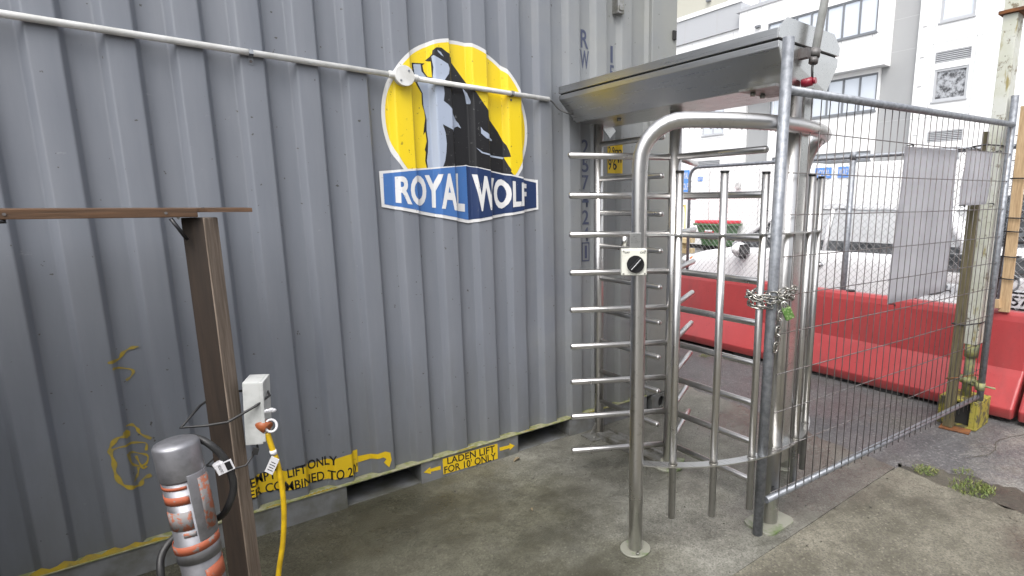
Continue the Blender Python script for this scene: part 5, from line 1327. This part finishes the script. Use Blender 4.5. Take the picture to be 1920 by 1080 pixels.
# main wall right of the grey strip, with openings left for the windows
def wall_with_holes(x0, x1, y0, y1, z0, z1, holes, nm="wall", m_='panel'):
    ys = sorted({y0, y1} | {h[0] for h in holes} | {h[1] for h in holes}); zs_ = sorted({z0, z1} | {h[2] for h in holes} | {h[3] for h in holes})
    q = MB(); bm = q.bm; vs_ = {}
    def V(x, y, z):
        k = (round(x, 4), round(y, 4), round(z, 4))
        if k not in vs_: vs_[k] = bm.verts.new((x, y, z))
        return vs_[k]
    for a, b2 in zip(ys, ys[1:]):
        for c_, d_ in zip(zs_, zs_[1:]):
            ym, zm = (a + b2) / 2, (c_ + d_) / 2
            if any(h[0] < ym < h[1] and h[2] < zm < h[3] for h in holes): continue
            bm.faces.new((V(x0, a, c_), V(x0, b2, c_), V(x0, b2, d_), V(x0, a, d_)))
    for h in holes:
        c4 = [(h[0], h[2]), (h[1], h[2]), (h[1], h[3]), (h[0], h[3])]
        for i in range(4):
            (ya, za), (yb, zb) = c4[i], c4[(i + 1) % 4]
            bm.faces.new([bm.verts.new(p) for p in ((x0, ya, za), (x0, yb, zb), (x0 + 0.2, yb, zb), (x0 + 0.2, ya, za))])
    for a, b2 in ((y0, y0), (y1, y1)):
        bm.faces.new([bm.verts.new(p) for p in ((x0, a, z0), (x0, a, z1), (x1, a, z1), (x1, a, z0))])
    bm.faces.new([bm.verts.new(p) for p in ((x0, y0, z1), (x0, y1, z1), (x1, y1, z1), (x1, y0, z1))])
    bm.faces.new([bm.verts.new(p) for p in ((x0, y0, z0), (x0, y1, z0), (x1, y1, z0), (x1, y0, z0))])
    return obj(nm, q, m_, BD)
def window(x, h, lites, fr='frame', gl='glass', fw=0.07, sash=False):
    y0, y1, z0, z1 = h
    q = MB()
    q.bb(x + 0.02, x + 0.12, y0, y1, z0, z0 + fw); q.bb(x + 0.02, x + 0.12, y0, y1, z1 - fw, z1)
    for i in range(lites + 1):
        yc = y0 + fw / 2 + (y1 - y0 - fw) * i / lites; q.bb(x + 0.018, x + 0.122, yc - fw / 2, yc + fw / 2, z0 + fw, z1 - fw)
    f = obj("window", q, fr, BD)
    q = MB(); q.bb(x + 0.07, x + 0.09, y0 + 0.01, y1 - 0.01, z0 + 0.01, z1 - 0.01); obj("pane", q, gl, f)
    q = MB(); q.bb(x - 0.05, x + 0.03, y0 - 0.04, y1 + 0.04, z0 - 0.06, z0 - 0.002); obj("sill", q, fr if fr == 'frame' else 'frame_w', f)
    return f
def louvre(x, y0, y1, z0, z1, n_=6):
    q = MB()
    for i in range(n_):
        z = z0 + (z1 - z0) * (i + 0.5) / n_; q.box((x + 0.03, (y0 + y1) / 2, z), (0.05, y1 - y0, 0.030), Matrix.Rotation(R(20), 3, 'Y'))
    q.bb(x + 0.14, x + 0.16, y0, y1, z0, z1)
    q.bb(x - 0.01, x + 0.09, y0 - 0.03, y0, z0, z1); q.bb(x - 0.01, x + 0.09, y1, y1 + 0.03, z0, z1)
    obj("louvre_vent", q, 'frame_w', BD)
# right block
cols_r = [(8.47, 9.68), (3.6, 4.8), (-1.3, -0.1)]
holes = []
for y0, y1 in cols_r:
    for z0, z1 in ((5.45, 6.65), (8.38, 9.58), (2.45, 3.65), (11.3, 12.5)): holes.append((y0, y1, z0, z1))
lv = []
for y0, y1 in cols_r:
    for z0 in (6.88, 3.89, 9.85): lv.append((y0, y1, z0, z0 + 0.42))
wall_with_holes(BX, BX + 10, -8.0, 10.43, 0.0, 15.0, holes + lv)
for i, h in enumerate(holes): window(BX, h, 1, 'frame_w', 'glass_tree_reflection' if i in (0,) else 'glass', 0.09)
for h in lv: louvre(BX, h[0], h[1], h[2], h[3])
# grey vertical strip
face(BX + 0.15, BX + 10, 10.43, 11.84, 0.0, 15.0, 'grey_panel', "grey_strip")
# ribbon-window bay left of the strip: projecting upper floor
hb = [(11.90, 17.2, 8.47, 9.96)]
wall_with_holes(BX - 0.45, BX + 10, 11.50, 18.90, 7.13, 10.86, hb)
window(BX - 0.45, hb[0], 7)
hb2 = [(11.90, 17.2, 5.40, 6.95)]
wall_with_holes(BX, BX + 10, 11.84, 17.0, 0.0, 7.125, hb2 + [(11.95, 16.9, 3.35, 3.75)])
window(BX, hb2[0], 7)
window(BX, (11.95, 16.9, 3.35, 3.75), 6)
# second grey strip and far left part
face(BX + 0.15, BX + 10, 17.0, 18.6, 0.0, 7.10, 'grey_panel', "grey_strip")
hl = [(20.0, 21.5, 5.2, 6.7), (20.2, 21.8, 3.55, 3.85)]
wall_with_holes(BX, BX + 10, 18.6, 34.0, 0.0, 10.28, hl)
window(BX, hl[0], 2, 'frame_w'); louvre(BX, 20.2, 21.8, 3.55, 3.85, 4)
face(BX - 0.1, BX + 10, 19.10, 34.0, 10.282, 11.50, 'mid_panel', "balcony_panel")
face(BX - 0.16, BX + 0.0, 19.05, 34.0, 11.502, 11.72, 'panel', "balcony_rail")
face(BX - 0.5, BX + 10, 11.5, 19.09, 10.862, 11.02, 'mid_panel', "ledge")
# set back top floor under a beige soffit
face(BX + 1.2, BX + 10, 12.0, 21.0, 11.022, 15.0, 'panel', "top_floor")
face(BX + 1.25, BX + 10, 21.02, 34.0, 11.022, 15.0, 'soffit', "top_floor")
w_ = window(BX + 1.08, (18.0, 18.9, 11.1, 13.4), 1, 'frame_w')
for y in (20.6, 22.85, 24.4, 26.6, 29.2):
    face(BX - 0.105, BX - 0.1, y, y + 0.04, 10.29, 11.49, 'joint', "panel_joint")
# thin shadow-gap joints in the cladding
q = MB()
def hj(y0, y1, z, x=BX): q.bb(x - 0.004, x + 0.0, y0, y1, z, z + 0.022)
def vj(y, z0, z1, x=BX): q.bb(x - 0.0045, x + 0.0, y, y + 0.022, z0, z1)
for z in (4.85, 7.62, 10.4, 2.0): hj(-7.9, 10.42, z)
for y in (9.80, 8.30, 5.2, 3.3, 0.6, -1.6): vj(y, 0.1, 14.9)
for z in (4.9, 7.65, 8.9, 2.2): hj(10.44, 11.83, z, BX + 0.15)
for y in (12.05, 13.4, 15.2): vj(y, 7.2, 8.4, BX - 0.45)
hj(11.55, 18.8, 8.40, BX - 0.45)
for y in (18.4, 17.6): vj(y, 7.2, 10.8, BX - 0.45)
for z in (5.0, 7.6): hj(18.7, 33.9, z)
for y in (19.6, 22.4, 25.2): vj(y, 0.1, 10.2)
obj("panel_joint", q, 'joint', BD)
for (y, z) in ((17.6, 9.9), (22.2, 12.6)):
    face(BX - 0.58 if y < 20 else BX + 1.1, BX - 0.45 if y < 20 else BX + 1.25, y, y + 0.28, z, z + 0.10, 'frame', "vent_hood")
# fixing marks on the white panels
q = MB()
for z in (8.35, 7.2, 6.1, 4.2): q.bb(BX - 0.02, BX - 0.0045, 10.12, 10.28, z, z + 0.03)
obj("fixing_mark", q, 'joint', BD)

# ================================================================== UNSEEN THINGS ADDED BEHIND AND LEFT OF THE CAMERA FOR SHADE
OW = root("unseen_building", (0, -12, 0), "plain grey building behind the camera, unseen, added to shade the yard", "building")
q = MB(); q.bb(-12, 12, -14, -9.5, 0, 6.0); obj("building_wall", q, 'grey_panel', OW)  # out of view, added to shade the yard and show in the steel

CR = root("unseen_baffle", (-1.9, 1.7, 0), "unseen dark crate left of the camera, out of the picture", "baffle")
q = MB(); q.bb(-2.9, -0.95, 0.9, 2.62, 0.05, 1.25, 0.02); obj("baffle_body", q, 'baffle', CR)  # out of view, added only to darken the lower left of the wall
q = MB(); q.bb(-2.95, -0.90, 0.86, 2.64, 1.252, 1.32, 0.01); obj("baffle_lid", q, 'baffle', CR)
